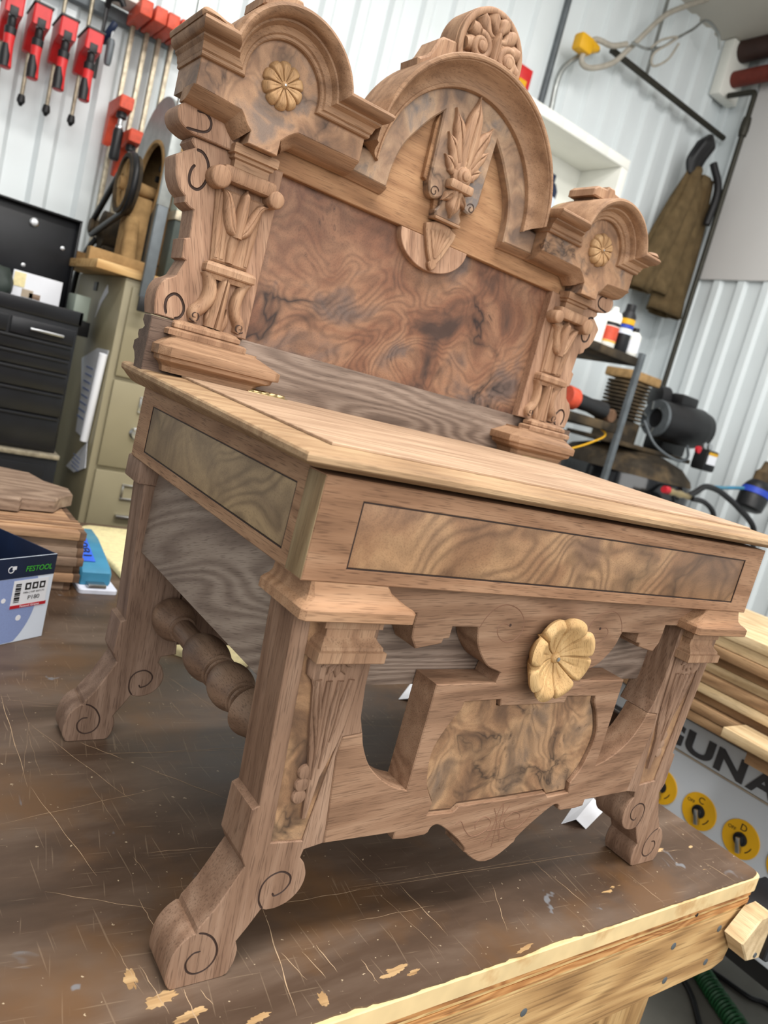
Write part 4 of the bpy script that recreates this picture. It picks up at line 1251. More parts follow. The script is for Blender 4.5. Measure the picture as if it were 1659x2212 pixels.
tag(o, 'bright bent conduit curving up beside the straight one', 'conduit')
o = tube('grey_cable', catmull([(2.76, 2.45, 2.94), (2.593, 2.45, 2.819), (2.468, 2.45, 2.708), (2.306, 2.45, 2.484), (2.216, 2.45, 2.373), (2.081, 2.45, 2.291), (2.015, 2.45, 2.302), (2.060, 2.45, 2.411), (2.183, 2.45, 2.441), (2.278, 2.45, 2.492)], 8), 0.0135, M['cable'], None, 10)
tag(o, 'thick grey cable looped over the iron pipe', 'cable')
o = tube('braided_cable', catmull([(2.278, 2.415, 2.492), (2.390, 2.415, 2.515), (2.490, 2.415, 2.568), (2.577, 2.415, 2.652), (2.677, 2.415, 2.743), (2.757, 2.415, 2.825), (2.875, 2.415, 2.821), (2.93, 2.415, 2.76)], 8), 0.007, M['galv'], None, 8)
tag(o, 'thin braided cable trailing up to the ceiling edge', 'cable')
o = tube('looped_wire', catmull([(2.39, 2.39, 2.515), (2.45, 2.39, 2.58), (2.55, 2.39, 2.64), (2.52, 2.39, 2.60), (2.42, 2.39, 2.50), (2.44, 2.39, 2.45), (2.53, 2.39, 2.52), (2.577, 2.39, 2.62)], 8), 0.006, M['cable'], None, 8)
tag(o, 'thin grey wire tangled beside the braided cable', 'wire')
o = tube('hanger_strap', [(2.526, 2.5, 2.94), (2.528, 2.5, 2.456)], 0.014, M['galv'], None, 6, flat=0.25, up=(0, 1, 0))
tag(o, 'perforated hanger strap holding the iron pipe', 'strap')
yp = thing('yellow_plug', 'yellow plug end hanging from the cable on the wall', 'plug', (2.01, 2.45, 2.36))
bm = bmesh.new()
box_bm(bm, 1.955, 2.045, 2.42, 2.48, 2.325, 2.400, 0.012)
link('body', finish(bm, 'body', 40), M['yellow'], yp)
lathe('collar', (2.04, 2.45, 2.372), (1, 0, 0.25), [(0, 0.030), (0.03, 0.026), (0.06, 0.016)], M['yellow'], yp, 14)
bm = bmesh.new()
box_bm(bm, 1.742, 1.826, 2.545, 2.585, 2.085, 2.180, 0.003)
rs = link('red_sign', finish(bm, 'red_sign', 30), M['red'])
tag(rs, 'small red card fixed to the wall behind the finial', 'card')
box('yellow_patch', 1.752, 1.800, 2.542, 2.546, 2.085, 2.120, M['yellow'], rs, 0)

# ---- hanging coveralls
ja = thing('canvas_coveralls', 'brown canvas coveralls with black collar hanging from the pipe', 'clothing', (3.05, 2.36, 1.4))
def cloth_leg(name, pts, rads, seedv, mat, flat=0.55):
    bm = bmesh.new()
    C = catmull(pts, 6)
    n = len(C)
    rows = []
    for i, c in enumerate(C):
        t = i / (n - 1) * (len(rads) - 1)
        j = min(int(t), len(rads) - 2)
        r = rads[j] + (rads[j + 1] - rads[j]) * (t - j)
        row = []
        for k in range(28):
            a = 2 * PI * k / 28
            w = 1 + 0.16 * math.sin(3 * a + seedv + i * 0.11) + 0.08 * math.sin(7 * a - i * 0.2)
            row.append(bm.verts.new((c.x + r * w * math.cos(a), c.y + r * w * flat * math.sin(a), c.z)))
        rows.append(row)
    for p, q in zip(rows, rows[1:]):
        for k in range(28):
            j = (k + 1) % 28
            bm.faces.new((p[k], p[j], q[j], q[k]))
    me = finish(bm, name, 60)
    o = link(name, me, mat, ja)
    md = o.modifiers.new('thick', 'SOLIDIFY')
    md.thickness = 0.008
    return o
cloth_leg('sleeve', [(3.05, 2.42, 2.18), (2.99, 2.40, 1.98), (2.92, 2.40, 1.72), (2.84, 2.40, 1.44)], [0.05, 0.085, 0.105, 0.082], 0.4, M['jacket'])
cloth_leg('trouser_leg', [(3.15, 2.42, 2.16), (3.12, 2.42, 1.90), (3.12, 2.42, 1.62), (3.13, 2.42, 1.38)], [0.06, 0.11, 0.125, 0.135], 2.0, M['jacket'])
cloth_leg('front_panel', [(3.06, 2.41, 2.12), (3.03, 2.40, 1.90), (2.99, 2.40, 1.65), (2.97, 2.40, 1.46)], [0.05, 0.09, 0.10, 0.095], 3.3, M['jacket'])
cloth_leg('black_collar', [(3.06, 2.40, 2.36), (3.03, 2.39, 2.30), (3.01, 2.42, 2.20), (3.03, 2.42, 2.12)], [0.02, 0.062, 0.058, 0.045], 1.0, M['black'])
tube('strap', catmull([(3.15, 2.40, 2.24), (3.18, 2.34, 2.10), (3.16, 2.33, 1.90)], 5), 0.022, M['black'], ja, 8)

# ---- white wall shelf with a dark bottle
ws = thing('white_wall_shelf', 'white painted open shelf box high on the back wall', 'shelf', (2.0, 2.45, 1.5))
box('top_board', 1.40, 2.386, 2.30, 2.585, 1.905, 1.952, M['white'], ws, 0.003)
box('side_board', 2.335, 2.386, 2.30, 2.585, 1.45, 1.905, M['white'], ws, 0.003)
box('back_board', 1.40, 2.335, 2.570, 2.585, 1.45, 1.905, M['white'], ws, 0.001)
box('shelf_board', 1.40, 2.335, 2.31, 2.570, 1.45, 1.490, M['white'], ws, 0.003)
for k in range(6):
    box('face_tile', 1.405 + 0.162 * k, 1.562 + 0.162 * k, 2.2985, 2.3015, 1.908, 1.949, M['white'], ws, 0.0015)
bt = thing('dark_spray_can', 'dark blue can with white label on the white wall shelf', 'can', (1.95, 2.38, 1.49))
lathe('can_body', (1.96, 2.38, 1.491), (0, 0, 1), [(0, 0.05), (0.004, 0.054), (0.17, 0.054), (0.20, 0.04), (0.205, 0.03), (0.24, 0.03), (0.245, 0.02)], M['navy'], bt, 24)
lathe('can_label', (1.96, 2.38, 1.535), (0, 0, 1), [(0, 0.0546), (0.09, 0.0546)], M['cardwhite'], bt, 24)

# ---- clamps on the wall
rail = box('clamp_rail', -1.2, 0.50, 2.535, 2.575, 1.520, 1.560, M['greysteel'], None, 0.003)
tag(rail, 'grey steel rail the clamps hang from on the wall', 'rail')
lv = thing('white_level', 'white boxed level lying on the clamp rail', 'level', (0.0, 2.48, 1.56))
box('body', -0.075, 0.02, 2.42, 2.53, 1.5605, 1.60, M['white'], lv, 0.004)
box('edge_strip', -0.070, 0.015, 2.417, 2.4205, 1.575, 1.583, M['hosegreen'], lv, 0)

ORD = ['first', 'second', 'third', 'fourth', 'fifth', 'sixth', 'seventh', 'eighth', 'ninth', 'tenth', 'eleventh', 'twelfth']
def quick_clamp(x, i):
    c = thing('bar_clamp', 'red bar clamp with black and red grip, %s from the left on the wall' % ORD[i], 'clamp', (x, 2.5, 1.13), 'red bar clamps on the wall')
    yz = [(2.375, 1.410), (2.525, 1.410), (2.525, 1.296), (2.495, 1.296), (2.450, 1.345), (2.375, 1.352)]
    plate('jaw', [yz], x - 0.026, x + 0.026, M['red'], c, 0.004, 'yz', back_bevel=0.004)
    yz2 = [(2.372, 1.4105), (2.528, 1.4105), (2.528, 1.4165), (2.372, 1.4165)]
    plate('jaw_pad', [yz2], x - 0.029, x + 0.029, M['black'], c, 0.001, 'yz', back_bevel=0.001)
    box('jaw_slot', x - 0.012, x + 0.012, 2.3725, 2.376, 1.345, 1.372, M['black'], c, 0.001)
    ax = (0, -0.05, -1)
    lathe('nut', (x, 2.392, 1.362), ax, [(0, 0.008), (0.002, 0.0125), (0.016, 0.0125), (0.018, 0.010)], M['steel'], c, 14)
    lathe('collar', (x, 2.392, 1.346), ax, [(0, 0.0115), (0.028, 0.0125), (0.034, 0.0175), (0.054, 0.0165)], M['black'], c, 18)
    lathe('handle', (x, 2.391, 1.294), ax, [(0, 0.0165), (0.03, 0.0150), (0.06, 0.0160), (0.095, 0.0185), (0.100, 0.014)], M['red'], c, 18)
    tube('grip', [(x - 0.007, 2.383, 1.262), (x - 0.0055, 2.380, 1.230), (x - 0.004, 2.379, 1.196)], [0.010, 0.0150, 0.0155], M['black'], c, 10)
    tube('bar', [(x - 0.004, 2.512, 1.150), (x - 0.004, 2.512, 1.66)], 0.0065, M['oldsteel'], c, 8)
    lathe('bar_end', (x - 0.004, 2.512, 1.165), (0, 0, -1), [(0, 0.010), (0.016, 0.013), (0.024, 0.012), (0.026, 0.009), (0.034, 0.005), (0.036, 0)], M['black'], c, 14)
    return c
for i, x in enumerate((-0.346, -0.268, -0.190, -0.110)):
    quick_clamp(x, i)
fc = thing('f_clamp', 'small black sliding clamp hanging right of the red clamps', 'clamp', (-0.073, 2.47, 1.30))
tube('bar', [(-0.073, 2.48, 1.300), (-0.073, 2.48, 1.540)], 0.006, M['black'], fc, 6)
tube('top_jaw', catmull([(-0.073, 2.48, 1.53), (-0.070, 2.46, 1.552), (-0.045, 2.44, 1.556), (-0.030, 2.44, 1.540)], 4), 0.010, M['black'], fc, 8)
tube('sliding_jaw', catmull([(-0.066, 2.475, 1.420), (-0.064, 2.45, 1.435), (-0.055, 2.43, 1.462), (-0.050, 2.43, 1.475)], 4), [0.012] * 13, M['navy'], fc, 8)
lathe('screw', (-0.052, 2.43, 1.478), (0, 0, -1), [(0, 0.004), (0.06, 0.004)], M['steel'], fc, 8)
lathe('handle', (-0.051, 2.43, 1.425), (0, 0, -1), [(0, 0.010), (0.01, 0.013), (0.07, 0.012), (0.082, 0.009), (0.084, 0)], M['greysteel'], fc, 14)

def long_clamp(x, i, head):
    c = thing('parallel_clamp', 'long clamp with orange jaw, %s of four along the rail' % ORD[i], 'clamp', (x, 2.5, 0.9), 'long orange jaw clamps')
    box('fixed_jaw', x - 0.020, x + 0.020, 2.36, 2.525, 1.519, 1.568, M['orange'], c, 0.004)
    box('bar', x - 0.007, x + 0.007, 2.497, 2.525, 0.55, 1.519, M['oldsteel'], c, 0.001)
    if head:
        z = head
        xo = x - 0.004
        yz = [(2.365, z), (2.530, z), (2.530, z - 0.145), (2.498, z - 0.150), (2.470, z - 0.060), (2.365, z - 0.040)]
        plate('sliding_jaw', [yz], xo - 0.023, xo + 0.023, M['orange'], c, 0.004, 'yz', back_bevel=0.004)
        lathe('screw', (xo, 2.410, z - 0.038), (0, 0, -1), [(0, 0.008), (0.07, 0.008)], M['steel'], c, 12)
        lathe('ferrule', (xo, 2.410, z - 0.042), (0, 0, -1), [(0, 0.016), (0.022, 0.018), (0.026, 0.012)], M['black'], c, 16)
        lathe('nut', (xo, 2.410, z - 0.088), (0, 0, -1), [(0, 0.010), (0.003, 0.0125), (0.014, 0.0125), (0.018, 0.010)], M['steel'], c, 14)
        lathe('handle', (xo, 2.410, z - 0.100), (0, 0, -1), [(0, 0.014), (0.01, 0.017), (0.05, 0.016), (0.095, 0.018), (0.103, 0.015), (0.105, 0)], M['black'], c, 18)
    return c
for i, (x, h) in enumerate(((0.024, 1.262), (0.073, 1.172), (0.116, None), (0.161, None))):
    long_clamp(x, i, h)

# ---- filing cabinet, board and blower on top
cab = thing('filing_cabinet', 'beige steel filing cabinet with stacked drawers behind the desk', 'cabinet', (0.18, 2.04, FZ))
CX0, CX1, CY0, CY1, CT = -0.035, 0.415, 1.752, 2.34, 0.655
box('body', CX0, CX1, CY0, CY1, FZ, CT, M['beige'], cab, 0.004)
zt = 0.634
while zt > FZ + 0.10:
    zb_ = max(zt - 0.252, FZ + 0.03)
    d = box('drawer', CX0 + 0.020, CX1 - 0.020, CY0 - 0.012, CY0 + 0.01, zb_, zt, M['beige'], cab, 0.003)
    if zt < 0.5:
        lz = zb_ + 0.195
        for (a, b, c_, e) in ((0.066, 0.136, lz + 0.018, lz + 0.024), (0.066, 0.136, lz - 0.024, lz - 0.018), (0.066, 0.072, lz - 0.018, lz + 0.018), (0.130, 0.136, lz - 0.018, lz + 0.018)):
            box('label_holder', a, b, CY0 - 0.018, CY0 - 0.011, c_, e, M['steel'], d, 0.001)
        box('pull', 0.062, 0.145, CY0 - 0.030, CY0 - 0.012, lz - 0.078, lz - 0.070, M['steel'], d, 0.002)
    if 0.3 < zt < 0.5:
        lathe('lock', (0.072, CY0 - 0.010, 0.228), (0, -1, 0), [(0, 0.017), (0.006, 0.017), (0.010, 0.013), (0.016, 0.013), (0.017, 0)], M['steel'], d, 18)
    zt -= 0.264
# papers stuck to the cabinet side
def side_paper(name, label, yz, off, curl=0.0):
    bm = bmesh.new()
    plate_bm(bm, [yz], CX0 - 0.002 - off, CX0 - 0.0008 - off, 0, 'yz')
    for v in bm.verts:
        v.co.x -= curl * max(0, (v.co.z - 0.05)) * 0.0
    o = link(name, finish(bm, name, 0), M['paper'])
    return tag(o, label, 'paper')
p1 = side_paper('paper_sheet', 'long white printed sheet taped to the side of the filing cabinet', [(1.775, 0.445), (1.900, 0.440), (2.065, 0.392), (1.990, 0.285), (1.965, 0.172), (1.812, 0.168)], 0.0)
tape_roll = tube('rolled_sheet', [(CX0 - 0.016, 1.768, 0.432), (CX0 - 0.014, 1.800, 0.172)], 0.012, M['paper'], p1, 10)
for k in range(8):
    box('printed_line', CX0 - 0.0026, CX0 - 0.0021, 1.90, 1.985, 0.372 - k * 0.022, 0.377 - k * 0.022, M['periwinkle'], p1, 0)
p2 = side_paper('receipt', 'crumpled white receipt hanging below the printed sheet', [(1.795, 0.172), (1.760, 0.100), (1.875, 0.060), (1.985, 0.055), (1.880, 0.120)], 0.004)
for k in range(4):
    box('printed_line', CX0 - 0.0066, CX0 - 0.0061, 1.83, 1.92, 0.072 + k * 0.012, 0.075 + k * 0.012, M['periwinkle'], p2, 0)
p3 = side_paper('torn_note', 'torn white strip stuck high on the cabinet side', [(1.925, 0.628), (1.905, 0.605), (1.960, 0.570), (2.000, 0.525), (1.985, 0.575), (1.950, 0.610)], 0.0)
box('black_sticker', CX0 - 0.003, CX0 + 0.0, 2.045, 2.085, 0.605, 0.632, M['black'], cab, 0.0005)
pb = box('plywood_board', -0.120, 0.45, 1.74, 2.30, 0.6562, 0.6800, M['pine'], None, 0.001)
tag(pb, 'plywood board lying on top of the filing cabinet', 'board')

bl = thing('belt_blower', 'dusty belt-driven blower with large pulley standing on the plywood board', 'blower', (0.05, 2.0, 0.68))
box('base_channel', -0.118, 0.42, 1.86, 1.90, 0.6803, 0.716, M['dust'], bl, 0.002)
box('base_channel', -0.118, 0.42, 2.20, 2.24, 0.6803, 0.716, M['dust'], bl, 0.002)
# spoked pulley in the y-z plane
PYc, PZc, PRr = 1.965, 0.925, 0.086
bm = bmesh.new()
holes = []
for k in range(5):
    a = 2 * PI * k / 5 + 0.3
    holes.append([(PYc + 0.046 * math.cos(a) + 0.016 * math.cos(t * PI / 6), PZc + 0.046 * math.sin(a) + 0.020 * math.sin(t * PI / 6)) for t in range(12)])
plate('pulley_web', [[(PYc + 0.078 * math.cos(t * PI / 20), PZc + 0.078 * math.sin(t * PI / 20)) for t in range(40)]] + holes, -0.036, -0.022, M['dust'], bl, 0.001, 'yz')
lathe('pulley_rim', (-0.045, PYc, PZc), (1, 0, 0), [(0, 0.074), (0, 0.086), (0.008, 0.088), (0.015, 0.078), (0.022, 0.088), (0.034, 0.088), (0.034, 0.074)], M['dusty'], bl, 40, ring=True)
lathe('pulley_hub', (-0.052, PYc, PZc), (1, 0, 0), [(0, 0.018), (0.03, 0.022), (0.12, 0.016)], M['dust'], bl, 18)
belt = []
c2, r2 = (2.285, 0.812), 0.026
for k in range(25):
    a = math.radians(-110 - 5 - k * 6.0 + 60)
for k in range(29):
    a = math.radians(70 + k * (180 + 42) / 28)
d_ = Vector((c2[0] - PYc, c2[1] - PZc)).normalized()
ang = math.atan2(d_.y, d_.x)
dist = math.hypot(c2[0] - PYc, c2[1] - PZc)
th = math.acos((PRr - r2) / dist)
pts = []
for k in range(25):
    a = ang + th + (2 * PI - 2 * th) * k / 24
    pts.append((-0.030, PYc + PRr * math.cos(a), PZc + PRr * math.sin(a)))
for k in range(11):
    a = ang - th + 2 * th * k / 10
    pts.append((-0.030, c2[0] + r2 * math.cos(a), c2[1] + r2 * math.sin(a)))
pts.append(pts[0])
tube('belt', pts, 0.0095, M['black'], bl, 8)
lathe('motor_pulley', (-0.042, c2[0], c2[1]), (1, 0, 0), [(0, 0.022), (0.008, 0.024), (0.014, 0.018), (0.020, 0.024), (0.026, 0.022)], M['dusty'], bl, 20)
lathe('motor', (-0.012, c2[0], c2[1]), (1, 0, 0), [(0, 0.030), (0.01, 0.062), (0.20, 0.062), (0.21, 0.03)], M['dusty'], bl, 24)
box('motor_foot', 0.0, 0.17, 2.225, 2.345, 0.6803, 0.760, M['dusty'], bl, 0.003)
# scroll housing with inlet
hc = (2.040, 0.975)
hout = [(hc[0] + 0.218 * math.cos(math.radians(a)), hc[1] + 0.245 * math.sin(math.radians(a))) for a in range(-35, 216, 8)]
hout += [(hc[0] - 0.195, 0.7165), (hc[0] + 0.190, 0.7165)]
inlet = [(hc[0] - 0.005 + 0.125 * math.cos(t * PI / 18), hc[1] - 0.015 + 0.130 * math.sin(t * PI / 18)) for t in range(36)]
plate('housing_side', [hout, inlet], 0.050, 0.058, M['galv'], bl, 0.001, 'yz')
plate('housing_side', [hout], 0.330, 0.338, M['galv'], bl, 0.001, 'yz')
bm = bmesh.new()
r0 = [bm.verts.new((0.056, a * 0.985 + hc[0] * 0.015, b * 0.985 + hc[1] * 0.015)) for a, b in hout]
r1 = [bm.verts.new((0.332, a * 0.985 + hc[0] * 0.015, b * 0.985 + hc[1] * 0.015)) for a, b in hout]
for i in range(len(hout)):
    j = (i + 1) % len(hout)
    bm.faces.new((r0[i], r0[j], r1[j], r1[i]))
o = link('housing_wrap', finish(bm, 'housing_wrap', 30), M['dust'], bl)
o.modifiers.new('thick', 'SOLIDIFY').thickness = 0.004
lathe('inlet_ring', (0.046, hc[0] - 0.005, hc[1] - 0.015), (1, 0, 0), [(0, 0.122), (0, 0.132), (0.008, 0.134), (0.012, 0.122), (0.012, 0.120)], M['dust'], bl, 36, ring=True)
for k in range(14):
    a = 2 * PI * k / 14
    yb_, zb_ = hc[0] - 0.005 + 0.085 * math.cos(a), hc[1] - 0.015 + 0.085 * math.sin(a)
    tube('wheel_blade', [(0.09, yb_, zb_), (0.30, yb_, zb_)], 0.010, M['black'], bl, 6)
lathe('wheel_back', (0.300, hc[0] - 0.005, hc[1] - 0.015), (1, 0, 0), [(0, 0.11), (0.01, 0.11), (0.01, 0)], M['dusty'], bl, 24)
box('bearing_stand', -0.012, 0.045, 1.93, 2.03, 0.6803, 0.900, M['dust'], bl, 0.003)
tube('brace', catmull([(0.0, 1.90, 0.70), (0.0, 1.93, 0.80), (0.01, 1.97, 0.86)], 4), 0.022, M['dust'], bl, 8)
pc = tube('power_cord', catmull([(-0.010, 2.30, 0.78), (-0.028, 2.31, 0.735), (-0.045, 2.31, 0.66), (-0.048, 2.32, 0.58), (-0.06, 2.34, 0.2), (-0.07, 2.36, -0.3)], 6), 0.009, M['black'], bl, 8)
ps = thing('steel_post', 'upright grey steel post standing on a bracket at the filing cabinet top', 'post', (0.012, 1.71, 0.57))
box('upright', -0.004, 0.025, 1.700, 1.716, 0.6125, 0.862, M['greysteel'], ps, 0.001)
box('upper_post', -0.005, 0.026, 1.700, 1.717, 0.8622, 1.45, M['galv'], ps, 0.001)
box('flange', 0.020, 0.025, 1.7172, 1.739, 0.6125, 1.45, M['greysteel'], ps, 0.001)
box('bracket', -0.006, 0.034, 1.690, 1.7005, 0.572, 0.612, M['black'], ps, 0.002)
gm_ = thing('green_machine', 'dark green machine cabinet with pale upper panel left of the desk back', 'machine', (0.2, 1.82, 0.68))
box('lower_body', 0.062, 0.42, 1.745, 1.812, 0.6803, 0.846, M['olive'], gm_, 0.004)
box('steel_band', 0.060, 0.42, 1.742, 1.812, 0.8462, 0.872, M['oldsteel'], gm_, 0.002)
box('upper_panel', 0.062, 0.42, 1.748, 1.812, 0.8722, 0.985, M['palegreen'], gm_, 0.004)

# ---- black tool chest with raised lid
tc = thing('tool_chest', 'black steel tool chest with raised lid and many drawers at the left', 'tool chest', (-0.45, 1.9, FZ))
TX0, TX1, TY0, TY1 = -0.80, -0.124, 1.755, 2.08
box('chest_body', TX0, TX1 - 0.006, TY0 + 0.006, TY1, 0.128, 0.496, M['blackpaint'], tc, 0.003)
for (a, b, c_, d_2) in ((TX0, TX1, TY0, TY0 + 0.012), (TX0, TX1, TY1 - 0.012, TY1), (TX0, TX0 + 0.012, TY0, TY1), (TX1 - 0.012, TX1, TY0, TY1)):
    box('rim', a, b, c_, d_2, 0.490, 0.528, M['blackpaint'], tc, 0.003)
rows = [(0.476, 0.433), (0.429, 0.394), (0.390, 0.354), (0.350, 0.298), (0.294, 0.232), (0.228, 0.138)]
for k, (z1, z0) in enumerate(rows):
    segs = ((TX0 + 0.01, -0.305), (-0.297, -0.137)) if k == 0 else ((TX0 + 0.01, -0.137),)
    for (a, b) in segs:
        d = box('drawer', a, b, TY0 - 0.004, TY0 + 0.02, z0, z1, M['blackpaint'], tc, 0.002)
        if k == 0:
            box('handle', (-0.251 if a > -0.4 else -0.60), (-0.166 if a > -0.4 else -0.45), TY0 - 0.016, TY0 - 0.004, 0.450, 0.457, M['steel'], d, 0.002)
        else:
            box('lip', a + 0.004, b - 0.004, TY0 - 0.009, TY0 - 0.004, z1 - 0.007, z1 - 0.002, M['blackpaint'], d, 0.001)
box('chest_shelf', TX0 - 0.02, TX1 + 0.004, TY0 - 0.02, TY1, 0.114, 0.1278, M['oldsteel'], tc, 0.002)
box('base_cabinet', TX0 - 0.02, TX1 + 0.002, TY0 - 0.012, TY1, FZ, 0.1138, M['blackpaint'], tc, 0.004)
box('base_drawer', TX0, TX1 - 0.03, TY0 - 0.017, TY0 - 0.010, -0.10, 0.095, M['blackpaint'], tc, 0.002)
box('lid', TX0, TX1 + 0.014, TY1 + 0.001, TY1 + 0.020, 0.500, 0.792, M['blackpaint'], tc, 0.003)
box('lid_flange', TX0, TX1 + 0.014, TY1 - 0.028, TY1 + 0.0005, 0.786, 0.792, M['blackpaint'], tc, 0.001)
box('lid_flange', TX1 + 0.008, TX1 + 0.014, TY1 - 0.028, TY1 + 0.0005, 0.530, 0.786, M['blackpaint'], tc, 0.001)
lathe('lid_lock', (-0.235, TY1 + 0.001, 0.748), (0, -1, 0), [(0, 0.013), (0.004, 0.013), (0.006, 0.009), (0.009, 0.009), (0.010, 0)], M['steel'], tc, 18)
for (x, z) in ((-0.244, 0.620), (-0.147, 0.700)):
    lathe('rivet', (x, TY1 + 0.001, z), (0, -1, 0), [(0, 0.006), (0.003, 0.006), (0.004, 0)], M['steel'], tc, 12)
cd = thing('picture_card', 'white card with faded picture leaning inside the open tool chest', 'card', (-0.21, 1.97, 0.49))
bm = bmesh.new()
box_bm(bm, -0.283, -0.152, 1.955, 1.962, 0.492, 0.598, 0.001)
link('sheet', finish(bm, 'sheet', 20), M['paper'], cd)
for (a, b, c_, e, mt) in ((-0.280, -0.250, 0.555, 0.594, 'towel'), (-0.255, -0.225, 0.530, 0.552, 'tan'), (-0.235, -0.205, 0.530, 0.545, 'stackgrey')):
    box('print_patch', a, b, 1.9535, 1.9552, c_, e, M[mt], cd, 0)
bx_ = thing('grey_pouch', 'dark lump of cloth and tools inside the open chest', 'pouch', (-0.32, 1.9, 0.49))
bm = bmesh.new()
bmesh.ops.create_icosphere(bm, subdivisions=3, radius=1.0)
for v in bm.verts:
    n_ = 1 + 0.25 * mnoise.noise(v.co * 1.7)
    v.co = Vector((-0.335 + v.co.x * 0.055 * n_, 1.90 + v.co.y * 0.05 * n_, 0.547 + v.co.z * 0.05 * n_))
link('cloth', finish(bm, 'cloth', 60), M['olive'], bx_)
gb = box('grey_case', -0.112, -0.068, 1.95, 2.07, 0.505, 0.578, M['palegreen'], None, 0.004)
tag(gb, 'small pale grey case wedged between chest lid and cabinet', 'case')
gs = box('chest_side_shelf', -0.118, -0.060, 1.94, 2.08, 0.46, 0.5045, M['blackpaint'], None, 0.002)
tag(gs, 'narrow black side shelf carrying the small pale case', 'shelf')

# ---- steel shelf with bottles
sh = thing('steel_shelf', 'black steel shelf unit holding bottles right of the desk', 'shelf unit', (1.6, 1.85, FZ))
box('shelf_board', 1.2, 2.03, 1.60, 2.06, 0.902, 0.936, M['dusty'], sh, 0.002)
box('shelf_board', 1.2, 2.03, 1.60, 2.06, 0.612, 0.648, M['dusty'], sh, 0.002)
box('shelf_board', 1.2, 2.03, 1.60, 2.06, 0.20, 0.235, M['dusty'], sh, 0.002)
for (a, b) in ((2.006, 1.585), (2.006, 2.045), (1.20, 1.585), (1.20, 2.045)):
    box('post', a, a + 0.026, b, b + 0.022, FZ, 0.958, M['greysteel'], sh, 0.002)

def can(name, label, cat, x, y, z, prof, mat, extra):
    t = thing(name, label, cat, (x, y, z))
    lathe('body', (x, y, z), (0, 0, 1), prof, M[mat], t, 28)
    for nm, z0, pr, mt in extra:
        lathe(nm, (x, y, z + z0), (0, 0, 1), pr, M[mt], t, 28)
    return t
SZ = 0.9362
can('spray_bottle', 'white spray bottle with yellow and blue trigger on the top shelf', 'bottle', 1.752, 1.655, SZ, [(0, 0.040), (0.003, 0.044), (0.12, 0.044), (0.15, 0.030), (0.165, 0.014)], 'white', [('trigger_neck', 0.160, [(0, 0.018), (0.03, 0.022), (0.05, 0.018)], 'yellow'), ('nozzle', 0.200, [(0, 0.020), (0.035, 0.016), (0.04, 0.0)], 'blue')])
can('white_red_can', 'white aerosol can with red band beside the spray bottle', 'can', 1.842, 1.650, SZ, [(0, 0.034), (0.003, 0.036), (0.125, 0.036), (0.140, 0.030), (0.145, 0.018)], 'white', [('red_band', 0.028, [(0, 0.0365), (0.055, 0.0365)], 'orange'), ('yellow_stripe', 0.020, [(0, 0.0364), (0.007, 0.0364)], 'yellow'), ('ink_band', 0.086, [(0, 0.0364), (0.014, 0.0364)], 'ink'), ('spout', 0.143, [(0, 0.016), (0.02, 0.012), (0.022, 0.0)], 'white')])
can('black_can', 'tall black and gold aerosol can on the top shelf', 'can', 1.928, 1.648, SZ, [(0, 0.030), (0.003, 0.032), (0.150, 0.032), (0.168, 0.022)], 'ink', [('gold_band', 0.115, [(0, 0.0325), (0.022, 0.0325)], 'yellow'), ('white_badge', 0.075, [(0, 0.0324), (0.022, 0.0324)], 'cardwhite'), ('blue_band', 0.100, [(0, 0.0324), (0.012, 0.0324)], 'blue'), ('cap', 0.165, [(0, 0.020), (0.004, 0.021), (0.032, 0.020), (0.034, 0)], 'black')])
can('white_bottle', 'short white bottle with black cap at the shelf end', 'bottle', 2.000, 1.648, SZ, [(0, 0.029), (0.003, 0.031), (0.085, 0.031), (0.100, 0.018)], 'white', [('label', 0.015, [(0, 0.0314), (0.05, 0.0314)], 'paper'), ('cap', 0.098, [(0, 0.014), (0.020, 0.014), (0.021, 0)], 'black')])
dr = thing('orange_torch', 'black tool with orange nose lying on the middle shelf', 'tool', (1.75, 1.64, 0.648))
lathe('barrel', (1.76, 1.66, 0.700), (0.97, -0.05, -0.05), [(0, 0.034), (0.10, 0.030), (0.15, 0.036), (0.19, 0.036), (0.20, 0)], M['black'], dr, 20)
lathe('nose', (1.715, 1.662, 0.7025), (0.97, -0.05, -0.05), [(0, 0.044), (0.004, 0.047), (0.05, 0.045), (0.056, 0.036)], M['orange'], dr, 24)
tl2 = thing('rusty_mallet', 'brown worn tool head at the end of the middle shelf', 'tool', (1.94, 1.66, 0.648))
lathe('head', (1.985, 1.625, 0.678), (0.1, 0.9, 0), [(0, 0.026), (0.004, 0.029), (0.08, 0.029), (0.084, 0.024)], M['inside'], tl2, 20)
tube('shaft', [(1.90, 1.84, 0.730), (1.985, 1.71, 0.690)], 0.012, M['dusty'], tl2, 10)

yc_ = tube('yellow_hose', catmull([(1.92, 1.70, 0.64), (1.97, 1.62, 0.60), (1.90, 1.62, 0.55), (1.78, 1.62, 0.50), (1.66, 1.62, 0.46)], 6), 0.0042, M['yellow'], None, 8)
tag(yc_, 'thin yellow hose hanging below the middle steel shelf', 'hose')

